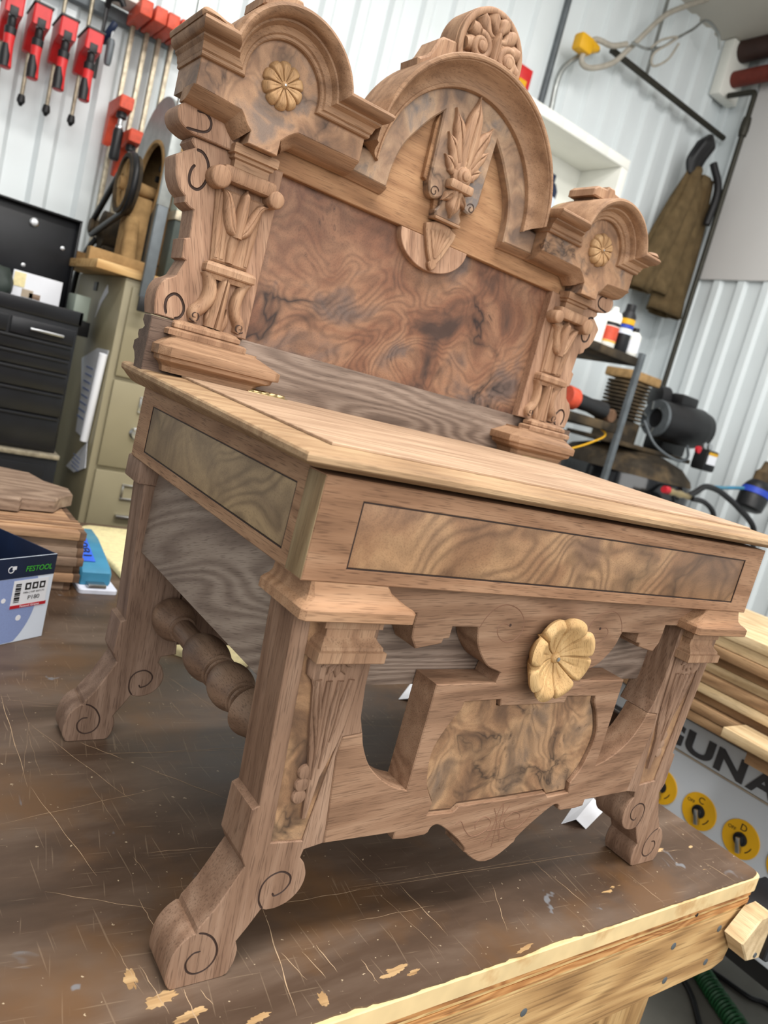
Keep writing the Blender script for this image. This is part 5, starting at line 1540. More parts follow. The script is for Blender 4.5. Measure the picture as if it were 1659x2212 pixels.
# ---- air compressor
ac = thing('air_compressor', 'black dusty upright air compressor with motor and pump by the corner', 'compressor', (2.68, 2.0, FZ))
lathe('tank', (2.68, 2.02, FZ + 0.12), (0, 0, 1), [(0, 0.20), (0.05, 0.32), (0.12, 0.355), (1.10, 0.355), (1.12, 0.350)], M['glossblack'], ac, 48, 50)
lathe('tank_dome', (2.68, 2.02, FZ + 1.235), (0, 0, 1), [(0, 0.352), (0.03, 0.340), (0.08, 0.285), (0.115, 0.18), (0.125, 0.08), (0.126, 0)], M['dusty'], ac, 48, 50)
box('mount_plate', 2.38, 3.00, 1.86, 2.20, 0.575, 0.597, M['dusty'], ac, 0.003)
lathe('motor', (2.66, 1.90, 0.752), (0.985, -0.17, 0.02), [(0.0, 0.075), (0.004, 0.094), (0.03, 0.098), (0.10, 0.098), (0.11, 0.104), (0.28, 0.104), (0.29, 0.098), (0.33, 0.092), (0.335, 0)], M['black'], ac, 36)
lathe('motor_fan_ring', (2.645, 1.8985, 0.752), (0.985, -0.17, 0.02), [(0, 0.050), (0, 0.092), (0.012, 0.096), (0.020, 0.090), (0.020, 0.05)], M['greysteel'], ac, 36, ring=True)
for k in range(7):
    a = 2 * PI * k / 7
    tube('fan_grille_bar', [(2.645, 1.8985 + 0.050 * math.cos(a), 0.752 + 0.050 * math.sin(a)), (2.647, 1.8985 + 0.088 * math.cos(a + 0.25), 0.752 + 0.088 * math.sin(a + 0.25))], 0.005, M['galv'], ac, 6)
box('capacitor', 2.76, 2.90, 1.85, 1.93, 0.845, 0.905, M['black'], ac, 0.012)
lathe('pump_cylinder', (2.53, 2.02, 0.597), (0, 0, 1), [(0, 0.11), (0.10, 0.11), (0.11, 0.075), (0.30, 0.075)], M['dusty'], ac, 28)
for k in range(10):
    lathe('cooling_fin', (2.53, 2.02, 0.712 + 0.0185 * k), (0, 0, 1), [(0, 0.074), (0, 0.108), (0.008, 0.108), (0.008, 0.074)], M['dusty'], ac, 28, ring=True)
box('cylinder_head', 2.43, 2.66, 1.93, 2.11, 0.900, 0.945, M['dust'], ac, 0.008)
lathe('intake_filter', (2.72, 2.00, 0.865), (0.9, -0.3, 0), [(0, 0.03), (0.01, 0.065), (0.07, 0.065), (0.08, 0.03)], M['black'], ac, 24)
tube('discharge_pipe', catmull([(2.52, 1.86, 0.72), (2.55, 1.78, 0.62), (2.66, 1.72, 0.575), (2.78, 1.74, 0.60), (2.84, 1.80, 0.66)], 6), 0.007, M['greysteel'], ac, 8)
box('belt_guard', 2.86, 3.08, 1.96, 2.08, 0.60, 0.86, M['black'], ac, 0.012)
sw = box('pressure_switch', 2.80, 2.905, 1.655, 1.73, 0.560, 0.665, M['black'], ac, 0.010)
box('switch_label', 2.815, 2.890, 1.652, 1.6555, 0.595, 0.640, M['paper'], sw, 0)
box('switch_stripe', 2.815, 2.890, 1.652, 1.6555, 0.640, 0.655, M['yellow'], sw, 0)
lathe('red_knob', (2.70, 1.655, 0.650), (0, -1, 0), [(0, 0.016), (0.016, 0.018), (0.018, 0)], M['printred'], ac, 14)
for k, xx in enumerate((2.755, 2.80)):
    lathe('gauge', (xx, 1.66, 0.675), (0, -1, 0.2), [(0, 0.014), (0.012, 0.016), (0.014, 0.012), (0.014, 0)], M['steel'], ac, 14)

vh = thing('air_valve', 'brass and red valve with hose fittings beside the compressor tank', 'valve', (2.4, 1.5, 0.42))
lathe('red_handle', (2.315, 1.50, 0.433), (1, 0, 0), [(0, 0.016), (0.03, 0.018), (0.032, 0.0)], M['printred'], vh, 14)
lathe('brass_body', (2.345, 1.50, 0.431), (1, 0, -0.03), [(0, 0.012), (0.03, 0.018), (0.05, 0.012), (0.09, 0.018), (0.13, 0.012), (0.17, 0.016), (0.18, 0.01)], M['brass'], vh, 14)
hs = tube('air_hose', catmull([(2.50, 1.50, 0.425), (2.56, 1.50, 0.455), (2.62, 1.50, 0.489), (2.70, 1.49, 0.488), (2.77, 1.48, 0.471), (2.88, 1.46, 0.43), (3.04, 1.44, 0.350), (3.08, 1.42, 0.20)], 6), 0.014, M['black'], None, 10)
tag(hs, 'black rubber air hose arching away from the brass valve', 'hose')
h2 = tube('blue_air_line', catmull([(2.62, 1.51, 0.492), (2.75, 1.51, 0.500), (2.90, 1.51, 0.520), (2.99, 1.51, 0.530)], 6), 0.009, M['bluetool'], None, 8)
tag(h2, 'thin blue air line leading to the filter', 'hose')
h3 = tube('short_hose', catmull([(2.53, 1.49, 0.421), (2.62, 1.48, 0.418), (2.70, 1.47, 0.38), (2.74, 1.46, 0.30)], 6), 0.012, M['black'], None, 8)
tag(h3, 'short black hose dropping below the brass valve', 'hose')
af_ = thing('air_filter', 'black air filter regulator with blue label at the right edge', 'filter', (3.03, 1.48, 0.43))
lathe('bowl', (3.00, 1.48, 0.430), (0.25, 0, 1), [(0, 0.05), (0.01, 0.066), (0.07, 0.070), (0.09, 0.062), (0.11, 0.068), (0.13, 0.060), (0.15, 0.045)], M['black'], af_, 24)
lathe('bowl_label', (3.018, 1.48, 0.505), (0.25, 0, 1), [(0, 0.0712), (0.030, 0.0700)], M['blue'], af_, 24)
lathe('body', (3.035, 1.48, 0.570), (0.25, 0, 1), [(0, 0.040), (0.05, 0.044), (0.07, 0.028), (0.11, 0.024), (0.115, 0)], M['dusty'], af_, 20)
lathe('knob', (3.055, 1.46, 0.655), (0.2, -0.4, 1), [(0, 0.018), (0.04, 0.022), (0.05, 0.012)], M['black'], af_, 16)
box('bracket', 3.05, 3.30, 1.47, 1.50, 0.575, 0.600, M['galv'], af_, 0.002)

# ================================================================== big machine at the right with boards on it
LX_ = 0.95
lag = thing('grey_machine', 'pale grey machine with yellow switch plates beside the bench', 'machine', (1.3, 0.15, FZ))
box('cabinet', LX_, 1.75, -0.60, 0.80, -0.365, -0.0702, M['laguna'], lag, 0.006)
box('upper_panel', LX_ + 0.001, 1.75, -0.60, 0.80, -0.0675, 0.0050, M['laguna'], lag, 0.004)
box('tan_seam', LX_ + 0.0006, 1.74, -0.598, 0.798, -0.0702, -0.0675, M['tan'], lag, 0)
box('top_strip', LX_ + 0.004, 1.76, -0.62, 0.82, 0.0052, 0.0300, M['black'], lag, 0.002)
box('under_shadow', LX_ + 0.10, 1.70, -0.55, 0.75, -0.46, -0.3652, M['black'], lag, 0.004)  # black inset block stands in for the dark shadow below the cabinet
for (ax_, ay_) in ((1.62, -0.5), (1.62, 0.62)):
    box('foot', ax_, ax_ + 0.08, ay_, ay_ + 0.08, FZ, -0.4602, M['black'], lag, 0.004)
# maker's name on the upper panel, reading away from the rear towards the camera
for k, ch in enumerate('LAGUNA'):
    me = text_mesh(ch, 0.066, 0.0012, 0.0022)
    xs = [v.co.x for v in me.vertices]
    ys = [v.co.y for v in me.vertices]
    for v in me.vertices:
        u = (v.co.x - min(xs)) / (max(xs) - min(xs))
        w_ = (v.co.y - min(ys)) / (max(ys) - min(ys))
        v.co = Vector((LX_ - 0.0004 - v.co.z, 0.557 - 0.0735 * k - u * 0.066, -0.0605 + w_ * 0.0490))
    link('letter', me, M['charcoal'], lag)
for k, (yc, ch) in enumerate(((0.356, 'B'), (0.259, 'C'), (0.162, 'D'), (0.065, 'E'))):
    zc = -0.163
    pl_ = lathe('switch_plate', (LX_ - 0.0002, yc, zc), (-1, 0, 0), [(0, 0.0395), (0.0022, 0.0395), (0.0030, 0.0388), (0.0030, 0)], M['yellow'], lag, 40)
    lathe('bezel', (LX_ - 0.0025, yc, zc), (-1, 0, 0), [(0, 0.0145), (0.004, 0.0140), (0.005, 0.011), (0.003, 0.009), (0.003, 0)], M['black'], pl_, 24)
    bm = bmesh.new()
    box_bm(bm, LX_ - 0.017, LX_ - 0.005, yc - 0.0045, yc + 0.0045, zc - 0.026, zc + 0.006, 0.002)
    bmesh.ops.rotate(bm, verts=bm.verts[:], cent=(LX_, yc, zc), matrix=Matrix.Rotation(math.radians(-18), 3, 'X'))
    link('lever', finish(bm, 'lever', 30), M['steel'], pl_)
    for body, size, dy, dz in ((ch, 0.020, 0.008, 0.0185), ('OFF', 0.0100, 0.0315, 0.010)):
        me = text_mesh(body, size, 0.0003)
        for v in me.vertices:
            v.co = Vector((LX_ - 0.0034 - v.co.z, yc + dy - v.co.x, zc + dz + v.co.y))
        link('letter', me, M['ink'], pl_)
    arrow = [(LX_ - 0.0034, yc + 0.026 * math.cos(t), zc + 0.026 * math.sin(t)) for t in [math.radians(190 + 8 * i) for i in range(6)]]
    tube('arrow_mark', arrow, 0.0011, M['ink'], pl_, 5)

random.seed(4)
N = 10
for k in range(N):
    z0 = 0.0302 + 0.0215 * k
    x0 = 0.885 + random.uniform(-0.012, 0.016) - (0.02 if k > 6 else 0)
    y0 = -0.42 + random.uniform(-0.05, 0.05)
    y1 = 0.62 + random.uniform(-0.08, 0.05)
    mt = M['palewood'] if k in (3, 5, 8, 9) else M['midwood']
    if k == N - 1:
        mt = M['palewood']
    b = box('stacked_plank', x0, x0 + 0.34 - (0.02 * (k % 3)), y0, y1, z0, z0 + 0.0205, mt, None, 0.0015)
    tag(b, 'rough plank lying on the grey machine, %s of ten from the bottom' % ORD[k], 'plank', 'planks stacked on the machine')
sb_ = thing('short_plank', 'short pale plank end jutting out on the right of the plank stack', 'plank', (0.86, 0.06, 0.05))
box('board', 0.800, 0.884, -0.36, 0.200, 0.058, 0.078, M['palewood'], sb_, 0.002)
bk_ = box('plank_support', 0.815, 0.8845, -0.36, 0.150, 0.0302, 0.0578, M['midwood'], None, 0.002)
tag(bk_, 'brown strip lying under the short pale plank', 'strip')

# ================================================================== workbench
def bench_top_mat():
    s = NT('worn_brown_benchtop')
    p = s.coords()
    a = s.rotscale((0, 0, 0), (0.25, 1, 1))
    n1 = s.noise(a, 9, 6, 0.6, 0.4).outputs['Fac']
    base = s.ramp(n1, [(0.30, lin((58, 44, 34))), (0.48, lin((84, 66, 53))), (0.66, lin((112, 94, 80)))])
    warm = s.noise(p, 5.5, 4, 0.6).outputs['Fac']
    base = s.mix(s.ramp(warm, [(0.50, G), (0.66, (0.75, 0.75, 0.75, 1))]), base, lin((106, 76, 48)))
    # scuffs in many directions
    tot = None
    for i, (rz, sc, lo) in enumerate(((0.1, 330, 0.70), (1.5, 360, 0.70), (1.75, 300, 0.70))):
        v = s.rotscale((0, 0, rz), (0.035, 1, 1), (i * 3.1, i * 1.7, 0))
        nn = s.noise(v, sc, 1, 0.5).outputs['Fac']
        mk = s.ramp(nn, [(lo, G), (lo + 0.035, Wt)])
        tot = mk if tot is None else s.mix(1.0, tot, mk, 'LIGHTEN')
    base = s.mix(s.math('MULTIPLY', tot, 0.16), base, lin((190, 166, 138)))
    # chips through the paint
    ch = s.noise(a, 26, 5, 0.65).outputs['Fac']
    base = s.mix(s.ramp(ch, [(0.685, G), (0.71, Wt)]), base, lin((196, 160, 112)))
    gl = s.noise(p, 14, 3, 0.6, 1.0).outputs['Fac']
    base = s.mix(s.ramp(gl, [(0.69, G), (0.73, (0.7, 0.7, 0.7, 1))]), base, lin((128, 132, 138)))
    sp_ = s.noise(p, 160, 2).outputs['Fac']
    base = s.mix(s.ramp(sp_, [(0.71, G), (0.75, (0.8, 0.8, 0.8, 1))]), base, lin((200, 180, 150)))
    s.bump(n1, 0.2, 0.0006)
    rg = s.ramp(n1, [(0.3, (0.34, 0.34, 0.34, 1)), (0.7, (0.55, 0.55, 0.55, 1))])
    return s.done(base, rg, 0, 0.4)
M['benchtop'] = bench_top_mat()
def rough_pine(name, axis, seed):
    return wood(name, (212, 174, 124), (182, 142, 96), (126, 92, 60), axis, seed=seed, figure=9, ring=0.5, pore=0.4, fine=260, rough=0.75, ringf=70)
M['fir'] = rough_pine('rough_fir', 'x', 41.0)
M['firz'] = rough_pine('rough_fir_upright', 'z', 42.0)
M['ply'] = wood('plywood_edge', (220, 168, 112), (194, 136, 84), (140, 88, 52), 'x', seed=43.0, figure=30, ring=0.5, pore=0.5, fine=260)
M['plylight'] = wood('plywood_edge_light', (236, 204, 150), (214, 176, 120), (168, 122, 76), 'x', seed=44.0, figure=30, ring=0.4, pore=0.4, fine=260)
M['edge'] = plain('cream_core_edge', (220, 194, 146), 0.75, 0, 0.10, 25, 0.2, (186, 142, 92), (0.58, 0.68))
bench = thing('workbench', 'heavy workbench with scarred brown top and plywood edge', 'workbench', (-0.5, 0.7, FZ))
BX0, BX1, BY0, BY1 = -1.9, 0.517, -0.058, 1.52
def rounded(x0, x1, y0, y1, r):
    return arc(x1 - r, y1 - r, r, 0, 90, 5) + arc(x0 + r, y1 - r, r, 90, 180, 5) + arc(x0 + r, y0 + r, r, 180, 270, 5) + arc(x1 - r, y0 + r, r, 270, 360, 5)
# uneven, chipped front edge of the brown skin
skin = [(BX1 - 0.004, BY1)]
skin += [(BX0, BY1), (BX0, BY0 + 0.004)]
random.seed(21)
x = BX0
while x < BX1 - 0.03:
    x += random.uniform(0.004, 0.014)
    j = abs(random.gauss(0, 0.0007)) + (0.010 * max(0, mnoise.noise(Vector((x * 6.0, 0.3, 0))) - 0.15) if x < 0.1 else 0)
    skin.append((min(x, BX1 - 0.02), BY0 + 0.0016 + j))
skin += arc(BX1 - 0.016, BY0 + 0.0165, 0.0125, -80, 0, 5)
plate('brown_skin', [skin], 0.0, -0.0022, M['benchtop'], bench, 0.0, 'xy')
plate('core_edge', [rounded(BX0, BX1, BY0, BY1, 0.014)], -0.0021, -0.0245, M['edge'], bench, 0.0012, 'xy')
for k, (z1, z0, dy, mt) in enumerate(((-0.0247, -0.0335, 0.003, 'ply'), (-0.0337, -0.0385, 0.0042, 'plylight'), (-0.0387, -0.0475, 0.003, 'ply'), (-0.0477, -0.0525, 0.0045, 'plylight'))):
    plate('plywood_layer', [rounded(BX0, BX1 - 0.004 - dy, BY0 + dy, BY1, 0.006)], z1, z0, M[mt], bench, 0.0004, 'xy')
rl_ = plate('front_rail', [[(BX0, -0.0530), (0.512, -0.0530), (0.509, -0.078), (0.500, -0.085), (0.503, -0.118), (0.497, -0.142), (0.470, -0.150), (0.440, -0.149), (0.2, -0.152), (BX0, -0.155)]], BY0 + 0.004, BY0 + 0.045, M['fir'], bench, 0.002)
for (x, z) in ((0.448, -0.076), (0.334, -0.075), (0.443, -0.129), (0.343, -0.130), (0.05, -0.085), (-0.02, -0.125)):
    lathe('nail_head', (x, BY0 + 0.0045, z), (0, -1, 0), [(0, 0.0052), (0.0010, 0.0052), (0.0014, 0.004), (0.0014, 0)], M['greysteel'], rl_, 14)
lathe('bolt_hole', (0.366, BY0 + 0.0034, -0.0345), (0, -1, 0), [(0, 0.003), (0.0006, 0.003), (0.0006, 0)], M['black'], bench, 10)
box('right_rail', 0.462, 0.505, BY0 + 0.0455, BY1 - 0.02, -0.150, -0.0530, M['firz'], bench, 0.002)
box('rear_rail', BX0, 0.46, BY1 - 0.06, BY1 - 0.02, -0.150, -0.0530, M['fir'], bench, 0.002)
for (x0, y0) in ((0.300, BY0 + 0.0465), (0.330, BY1 - 0.18), (-1.7, BY0 + 0.0465), (-1.7, BY1 - 0.18)):
    box('leg', x0, x0 + 0.115, y0, y0 + 0.09, FZ, -0.0530, M['firz'], bench, 0.003)
# long scratches and gouges in the paint
SCRATCH = [((-0.273, 0.358), (-0.188, 0.266), 0.9), ((-0.265, 0.385), (-0.116, 0.381), 0.7), ((-0.228, 0.082), (-0.255, -0.043), 1.1), ((-0.321, 0.193), (-0.230, 0.184), 0.6), ((-0.199, 0.023), (-0.195, -0.013), 1.0), ((-0.216, 0.020), (-0.209, -0.015), 1.0), ((-0.236, 0.025), (-0.228, -0.012), 0.8), ((-0.336, 0.014), (-0.336, -0.030), 1.2), ((-0.323, 0.009), (-0.318, -0.009), 0.8), ((-0.213, 0.084), (-0.097, 0.078), 0.7), ((-0.341, 0.128), (-0.337, 0.081), 0.7), ((-0.363, 0.050), (-0.355, -0.006), 1.0), ((-0.121, 0.081), (0.332, 0.048), 0.8), ((-0.121, 0.085), (0.200, 0.062), 0.6), ((-0.060, 0.073), (-0.053, -0.007), 0.9), ((0.059, 0.043), (0.019, -0.025), 0.6), ((0.155, 0.036), (0.159, -0.031), 0.7), ((-0.164, -0.007), (-0.164, -0.038), 0.9), ((0.436, -0.009), (0.444, -0.056), 0.9), ((-0.146, 0.039), (-0.039, 0.034), 0.5), ((0.151, 0.072), (0.151, 0.028), 0.6), ((0.276, 0.005), (0.276, -0.052), 0.7), ((-0.331, 0.421), (-0.288, 0.374), 1.2), ((-0.381, 0.396), (-0.001, 0.365), 0.5), ((-0.156, 0.610), (-0.112, 0.488), 0.5), ((-0.406, 0.559), (-0.407, 0.333), 0.9), ((-0.444, 0.271), (-0.254, 0.306), 0.6), ((-0.405, 0.333), (-0.370, 0.170), 0.8), ((-0.38, 0.47), (-0.30, 0.28), 0.7), ((-0.42, 0.16), (-0.33, 0.11), 0.6), ((0.36, 0.03), (0.43, 0.02), 0.6), ((0.05, 0.19), (0.3, 0.16), 0.5), ((-0.05, 0.3), (0.2, 0.2), 0.5)]
random.seed(8)
for k in range(60):
    x, y = random.uniform(-0.45, 0.5), random.uniform(-0.05, 0.6)
    a = random.gauss(1.62, 0.14) if random.random() < 0.75 else random.gauss(0.0, 0.25)
    L = random.uniform(0.02, 0.14)
    SCRATCH.append(((x, y), (x + L * math.cos(a), max(-0.05, y + L * math.sin(a))), random.uniform(0.15, 0.42)))
bm = bmesh.new()
for (a, b, w) in SCRATCH:
    a, b = Vector(a), Vector(b)
    d = b - a
    nrm = Vector((-d.y, d.x)).normalized()
    n = max(4, int(d.length / 0.006))
    prev = None
    for i in range(n + 1):
        t = i / n
        c = a + d * t + nrm * (0.0006 * math.sin(t * 17 + a.x * 90))
        ww = 0.00036 * w * (0.25 + min(1, 4 * t, 4 * (1 - t))) * random.uniform(0.5, 1.2)
        q = [bm.verts.new((c.x + nrm.x * ww, c.y + nrm.y * ww, 0.00018)), bm.verts.new((c.x - nrm.x * ww, c.y - nrm.y * ww, 0.00018))]
        if prev:
            bm.faces.new((prev[0], prev[1], q[1], q[0]))
        prev = q
M['scratch'] = plain('raw_scratch', (182, 154, 124), 0.8)
so = link('scratches', finish(bm, 'scratches', 0, 0, True), M['scratch'], bench)
so['kind'] = 'stuff'
# bare patches where paint has broken away
M['bare'] = wood('bare_core_patch', (202, 168, 126), (174, 138, 98), (130, 98, 66), 'x', seed=47.0, ring=0.4, pore=0.4, fine=200)
random.seed(15)
for (cx, cy, rx, ry) in ((-0.358, 0.010, 0.014, 0.008), (-0.338, -0.012, 0.014, 0.005), (-0.374, 0.038, 0.005, 0.013), (-0.224, -0.036, 0.005, 0.010), (-0.140, -0.030, 0.017, 0.005), (-0.122, -0.037, 0.008, 0.003), (0.385, 0.030, 0.009, 0.003), (0.452, 0.022, 0.005, 0.0025), (-0.288, -0.034, 0.012, 0.004), (0.02, -0.050, 0.014, 0.003)):
    pts = []
    ph = random.uniform(0, 6)
    for k in range(44):
        a = 2 * PI * k / 44
        r = 0.80 + 0.45 * mnoise.noise(Vector((math.cos(a) * 2.2 + ph, math.sin(a) * 2.2, ph))) + random.uniform(-0.13, 0.13) + 0.25 * abs(math.cos(a)) ** 6
        pts.append((cx + rx * r * math.cos(a), max(BY0 + 0.003, cy + ry * r * math.sin(a) + 0.15 * rx * math.cos(a))))
    plate('bare_patch', [pts], 0.00014, -0.0005, M['bare'], bench, 0.0, 'xy')
# vise jaw at the bench corner
vs = thing('vise_jaw', 'wooden vise jaw with black iron plate at the bench corner', 'vise', (0.52, -0.07, -0.12))
jaw = [(0.489, -0.045), (0.520, -0.044), (0.553, -0.066), (0.536, -0.120), (0.489, -0.114), (0.455, -0.078)]
plate('wood_jaw', [jaw], BY0 - 0.028, BY0 - 0.0005, M['palewood'], vs, 0.002)
plate('iron_plate', [[(0.5265, -0.074), (0.640, -0.060), (0.660, -0.128), (0.5365, -0.1225), (0.524, -0.116)]], BY0 - 0.036, BY0 - 0.0285, M['blackpaint'], vs, 0.002)
box('iron_body', 0.5375, 0.66, BY0 - 0.028, BY0 + 0.05, -0.120, -0.066, M['blackpaint'], vs, 0.003)
for (x, z) in ((0.541, -0.085), (0.541, -0.109)):
    lathe('screw', (x, BY0 - 0.036, z), (0, -1, 0), [(0, 0.0045), (0.0015, 0.004), (0.002, 0)], M['greysteel'], vs, 12)
lathe('bolt', (0.508, BY0 - 0.028, -0.108), (0, -1, 0), [(0, 0.0042), (0.0012, 0.0042), (0.0014, 0)], M['greysteel'], vs, 12)

# floor hose and cables
hp = catmull([(1.62, 0.62, FZ + 0.028), (1.47, 0.42, FZ + 0.028), (1.38, 0.28, FZ + 0.028), (1.30, 0.12, FZ + 0.028), (1.16, -0.15, FZ + 0.028), (0.9, -0.45, FZ + 0.028)], 60)
gh = tube('corrugated_hose', hp, [0.024 + 0.0035 * math.sin(i * 0.9 * 1.9) for i in range(len(hp))], M['hosegreen'], None, 12)
tag(gh, 'green corrugated suction hose lying on the concrete floor', 'hose')
for nm, lb, pth in (('floor_cable', 'black cable on the floor left of the green hose', [(1.40, 0.45, FZ + 0.007), (1.34, 0.32, FZ + 0.007), (1.26, 0.235, FZ + 0.007), (1.1, 0.10, FZ + 0.007), (0.8, -0.1, FZ + 0.007)]), ('power_cable', 'black cable on the floor right of the green hose', [(1.475, 0.345, FZ + 0.007), (1.485, 0.30, FZ + 0.007), (1.50, 0.23, FZ + 0.007), (1.53, 0.18, FZ + 0.007), (1.50, 0.0, FZ + 0.007)])):
    tag(tube(nm, catmull(pth, 8), 0.007, M['black'], None, 8), lb, 'cable')

# ================================================================== things on the bench
# sandpaper box turned about the upright axis
fb = thing('sandpaper_box', 'open white and navy sandpaper box with green lettering on the bench', 'box', (-0.36, 0.80, 0.0))
FA = math.radians(30)
FD, FN = Vector((math.cos(FA), math.sin(FA), 0)), Vector((math.sin(FA), -math.cos(FA), 0))
FO = Vector((-0.3178, 0.7617, 0.0))
def FP(u, d, z):      # u along the front (0 at the right edge, negative leftwards), d outwards from the face
    return FO + FD * u + FN * d + Vector((0, 0, z))
def fbox(name, u0, u1, d0, d1, z0, z1, mat, parent, bevel=0.0):
    bm = bmesh.new()
    box_bm(bm, u0, u1, d0, d1, z0, z1, bevel)
    for v in bm.verts:
        v.co = FP(v.co.x, v.co.y, v.co.z)
    return link(name, finish(bm, name, 20), M[mat], parent)
fw = 0.170
fr = fbox('front_wall', -fw, 0.0, -0.002, 0.0, 0.0008, 0.1435, 'cardwhite', fb)
fbox('back_wall', -fw, 0.0, -fw, -fw + 0.002, 0.0008, 0.1435, 'cardwhite', fb)
fbox('right_wall', -0.002, 0.0, -fw + 0.0021, -0.0021, 0.0008, 0.1435, 'navy', fb)
fbox('left_wall', -fw, -fw + 0.002, -fw + 0.0021, -0.0021, 0.0008, 0.1435, 'navy', fb)
fbox('bottom', -fw + 0.0021, -0.0021, -fw + 0.0021, -0.0021, 0.0008, 0.0028, 'kraft', fb)
fbox('inner_lining', -fw + 0.003, -0.003, -fw + 0.0022, -fw + 0.0040, 0.003, 0.1435, 'navy', fb)
fbox('navy_band', -fw, 0.0, 0.0, 0.0006, 0.1100, 0.1435, 'navy', fr)
def ftext(body, u, z, size, mat, parent, width=None, d=0.0009, slant=0.0):
    me = text_mesh(body, size, 0.0001)
    wmax = max(v.co.x for v in me.vertices)
    s_ = (width / wmax) if width else 1.0
    for v in me.vertices:
        v.co = FP(u + v.co.x * s_ + v.co.y * slant, d + v.co.z, z + v.co.y)
    return link('lettering', me, M[mat], parent)
ftext('FESTOOL', -0.057, 0.1195, 0.0125, 'green', fr, 0.050, slant=0.15)
bm = bmesh.new()
tube_bm(bm, [FP(-0.083 + 0.005 * math.cos(t), 0.0008, 0.125 + 0.005 * math.sin(t)) for t in [i * PI / 8 for i in range(17)]], 0.0006, 5)
link('ring_mark', finish(bm, 'ring_mark', 0), M['paper'], fr)
fbox('hand_mark', -0.081, -0.074, 0.0006, 0.0010, 0.1245, 0.1300, 'paper', fr)
# sanding disc print: quarter disc with holes
bm = bmesh.new()
cen = bm.verts.new(FP(-0.128, 0.0004, 0.076))
ringv = [bm.verts.new(FP(-0.128 + max(-0.041, min(0.112, 0.103 * math.cos(t))), 0.0004, max(0.002, min(0.1095, 0.076 + 0.103 * math.sin(t))))) for t in [i * 2 * PI / 72 for i in range(72)]]
for i in range(72):
    try:
        bm.faces.new((cen, ringv[i], ringv[(i + 1) % 72]))
    except ValueError:
        pass
link('disc_print', finish(bm, 'disc_print', 0, 0), M['periwinkle'], fr)
for (u, z, r) in ((-0.054, 0.042, 0.0048), (-0.087, 0.075, 0.0040), (-0.100, 0.028, 0.0045), (-0.135, 0.030, 0.0045)):
    bm = bmesh.new()
    lathe_bm(bm, FP(u, 0.0004, z), FN, [(0, r), (0.0003, r), (0.0003, 0)], 18)
    link('disc_hole', finish(bm, 'disc_hole', 0), M['paper'], fr)
lab = fbox('white_label', -0.0735, -0.0085, 0.0005, 0.0008, 0.0640, 0.1055, 'paper', fr)
fbox('red_stripe', -0.0735, -0.0065, 0.0008, 0.0011, 0.0590, 0.0645, 'printred', fr)
for k in range(3):
    u0 = -0.0515 + 0.0135 * k
    fbox('pictogram', u0, u0 + 0.0105, 0.0008, 0.0011, 0.0885, 0.1000, 'ink', lab)
    fbox('pictogram_mark', u0 + 0.003, u0 + 0.0075, 0.0011, 0.0013, 0.0915, 0.0970, 'paper', lab)
for k in range(12):
    fbox('barcode_bar', -0.0690, -0.0590, 0.0008, 0.0011, 0.0690 + k * 0.0026, 0.0702 + k * 0.0026 + 0.0006 * (k % 3), 'ink', lab)
ftext('P180', -0.0440, 0.0715, 0.0098, 'ink', lab, 0.0225, 0.0011)
ftext('100x | NP 497171', -0.0545, 0.0825, 0.0042, 'ink', lab, 0.040, 0.0011)
ftext('Festool Granat', -0.0560, 0.0602, 0.0045, 'paper', fr, 0.0370, 0.0013)
fbox('paper_disc_stack', -fw + 0.02, -0.07, -fw + 0.03, -0.02, 0.003, 0.120, 'kraft', fb, 0.004)

# stacked walnut boards
random.seed(33)
zz = 0.0005
NB = 7
for k in range(NB):
    t = (0.018, 0.0165, 0.0175, 0.0165, 0.018, 0.0165, 0.0165)[k]
    xe = -0.2150 + (-0.012 if k in (0,) else 0) + random.uniform(-0.004, 0.003)
    yf = 0.985 + random.uniform(-0.006, 0.010)
    mt = (M['stackgrey'], M['stackwood'], M['stackgrey'], M['stackgrey'], M['stackgrey'], M['stackgrey'], M['stackwood'])[k]
    b = thing('walnut_board', 'walnut board in the stack behind the sandpaper box, %s of seven from the bottom' % ORD[k], 'board', (xe - 0.2, yf, zz), 'walnut boards stacked on the bench')
    box('plank', -0.62, xe - 0.012, yf, yf + 0.245, zz, zz + t - 0.0005, mt, b, 0.001)
    box('end_strip', xe - 0.0119, xe, yf, yf + 0.245, zz, zz + t - 0.0005, M['endgrain'], b, 0.001)
    if k == NB - 1:
        for j in range(4):
            box('bead', -0.62, xe - 0.001, yf + 0.022 + 0.017 * j, yf + 0.030 + 0.017 * j, zz + t - 0.0005, zz + t + 0.0028, mt, b, 0.0012)
    zz += t
so_ = [(-0.45, 1.09), (-0.325, 1.085), (-0.318, 1.105), (-0.255, 1.110), (-0.235, 1.150), (-0.205, 1.185), (-0.203, 1.235), (-0.245, 1.28), (-0.265, 1.35), (-0.33, 1.375), (-0.45, 1.38)]
o = plate('shaped_offcut', [so_], zz + 0.029, zz + 0.0035, M['stackgrey'], None, 0.003, 'xy')
tag(o, 'shaped grey walnut offcut lying on top of the board stack', 'offcut')

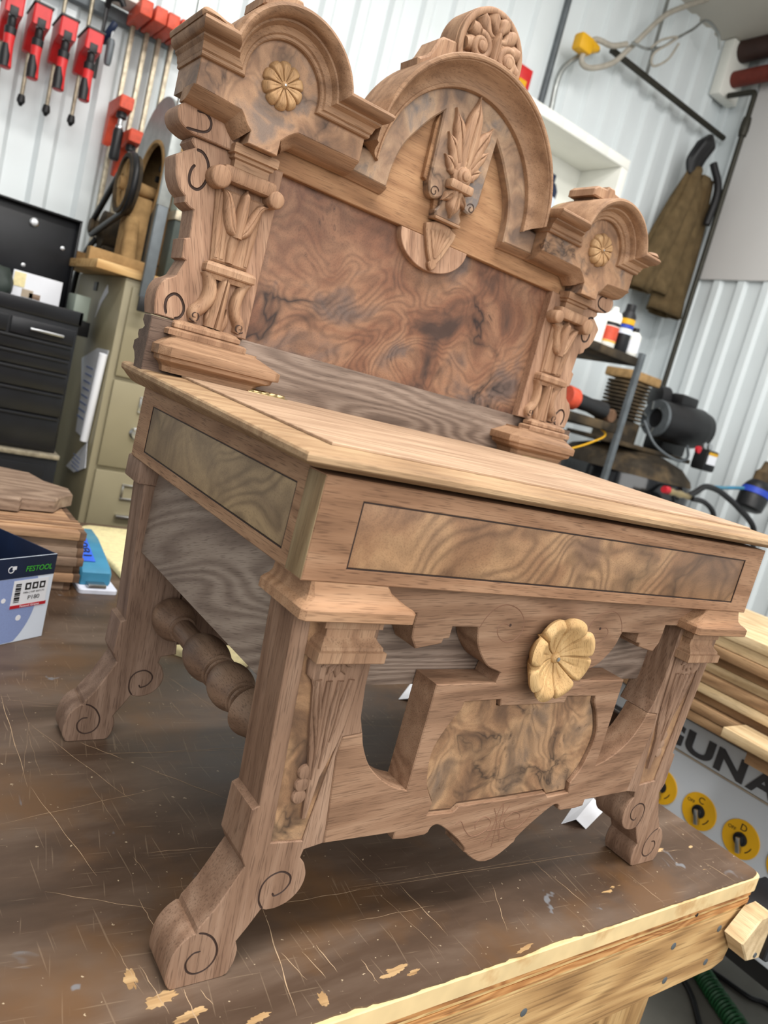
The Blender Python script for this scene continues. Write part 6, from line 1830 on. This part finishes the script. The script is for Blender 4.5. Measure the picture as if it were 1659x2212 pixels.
# blue hand sander
bs_ = thing('hand_sander', 'blue hand sanding block with white pad and blue tape label on the bench', 'sander', (-0.17, 1.05, 0.0))
plate('pad', [rounded(-0.212, -0.137, 0.975, 1.225, 0.008)], 0.0100, 0.0005, M['pad'], bs_, 0.002, 'xy')
yz = [(1.000, 0.0102), (1.000, 0.036), (1.012, 0.044), (1.06, 0.056), (1.14, 0.072), (1.19, 0.074), (1.215, 0.060), (1.215, 0.0102)]
bm = plate_bm(bmesh.new(), [yz], -0.2095, -0.1475, 0.004, 'yz', 0.004)
link('handle', finish(bm, 'handle', 40), M['bluetool'], bs_)
box('clip', -0.196, -0.160, 0.978, 0.9995, 0.0102, 0.0185, M['steel'], bs_, 0.002)
bm = bmesh.new()
q = [bm.verts.new(c) for c in ((-0.2020, 1.030, 0.0505), (-0.1760, 1.030, 0.0505), (-0.1760, 1.130, 0.0715), (-0.2020, 1.130, 0.0715))]
bm.faces.new(q)
tp_ = link('tape_label', finish(bm, 'tape_label', 0, 0), M['bluetape'], bs_)
tp_.modifiers.new('thick', 'SOLIDIFY').thickness = 0.0006
me = text_mesh('180', 0.026, 0.0)
for v in me.vertices:
    u, w_ = v.co.x, v.co.y
    yv = 1.040 + u * 1.7
    v.co = Vector((-0.1795 - w_ * 0.9, yv, 0.0505 + (yv - 1.03) * 0.21 + 0.0012))
link('number', me, M['ink'], tp_)

# cream cloth
ct = bmesh.new()
poly = [(-0.115, 1.31), (-0.102, 1.08), (-0.115, 0.86), (-0.132, 0.72), (-0.07, 0.655), (-0.008, 0.632), (0.06, 0.70), (0.20, 0.74), (0.42, 0.80), (0.44, 1.44), (0.02, 1.45), (-0.105, 1.44)]
plate_bm(ct, [[(p.x, p.y) for p in catmull([(a, b, 0) for a, b in poly], 4, True)]], 0.014, 0.0005, 0.005, 'xy')
o = link('cream_cloth', finish(ct, 'cream_cloth', 60), M['towel'])
tag(o, 'cream padded cloth lying on the bench behind the desk', 'cloth')
# white papers on the bench
def fold_paper(name, label, quad, h):
    bm = bmesh.new()
    P = [Vector((a, b, 0.0004)) for a, b in quad]
    mid1, mid2 = (P[0] + P[3]) / 2, (P[1] + P[2]) / 2
    mid1.z = mid2.z = h
    v = [bm.verts.new(c) for c in (P[0], P[1], mid2, mid1, P[2], P[3])]
    bm.faces.new((v[0], v[1], v[2], v[3]))
    bm.faces.new((v[3], v[2], v[4], v[5]))
    o = link(name, finish(bm, name, 0, 0), M['paper'])
    o.modifiers.new('thick', 'SOLIDIFY').thickness = 0.0006
    return tag(o, label, 'paper')
fold_paper('folded_paper', 'folded white paper on the bench under the right of the desk', [(0.268, 0.118), (0.352, 0.160), (0.385, 0.130), (0.300, 0.098)], 0.012)
fold_paper('loose_paper', 'white paper scrap on the bench seen through the left opening', [(0.245, 0.50), (0.33, 0.57), (0.40, 0.54), (0.30, 0.47)], 0.010)
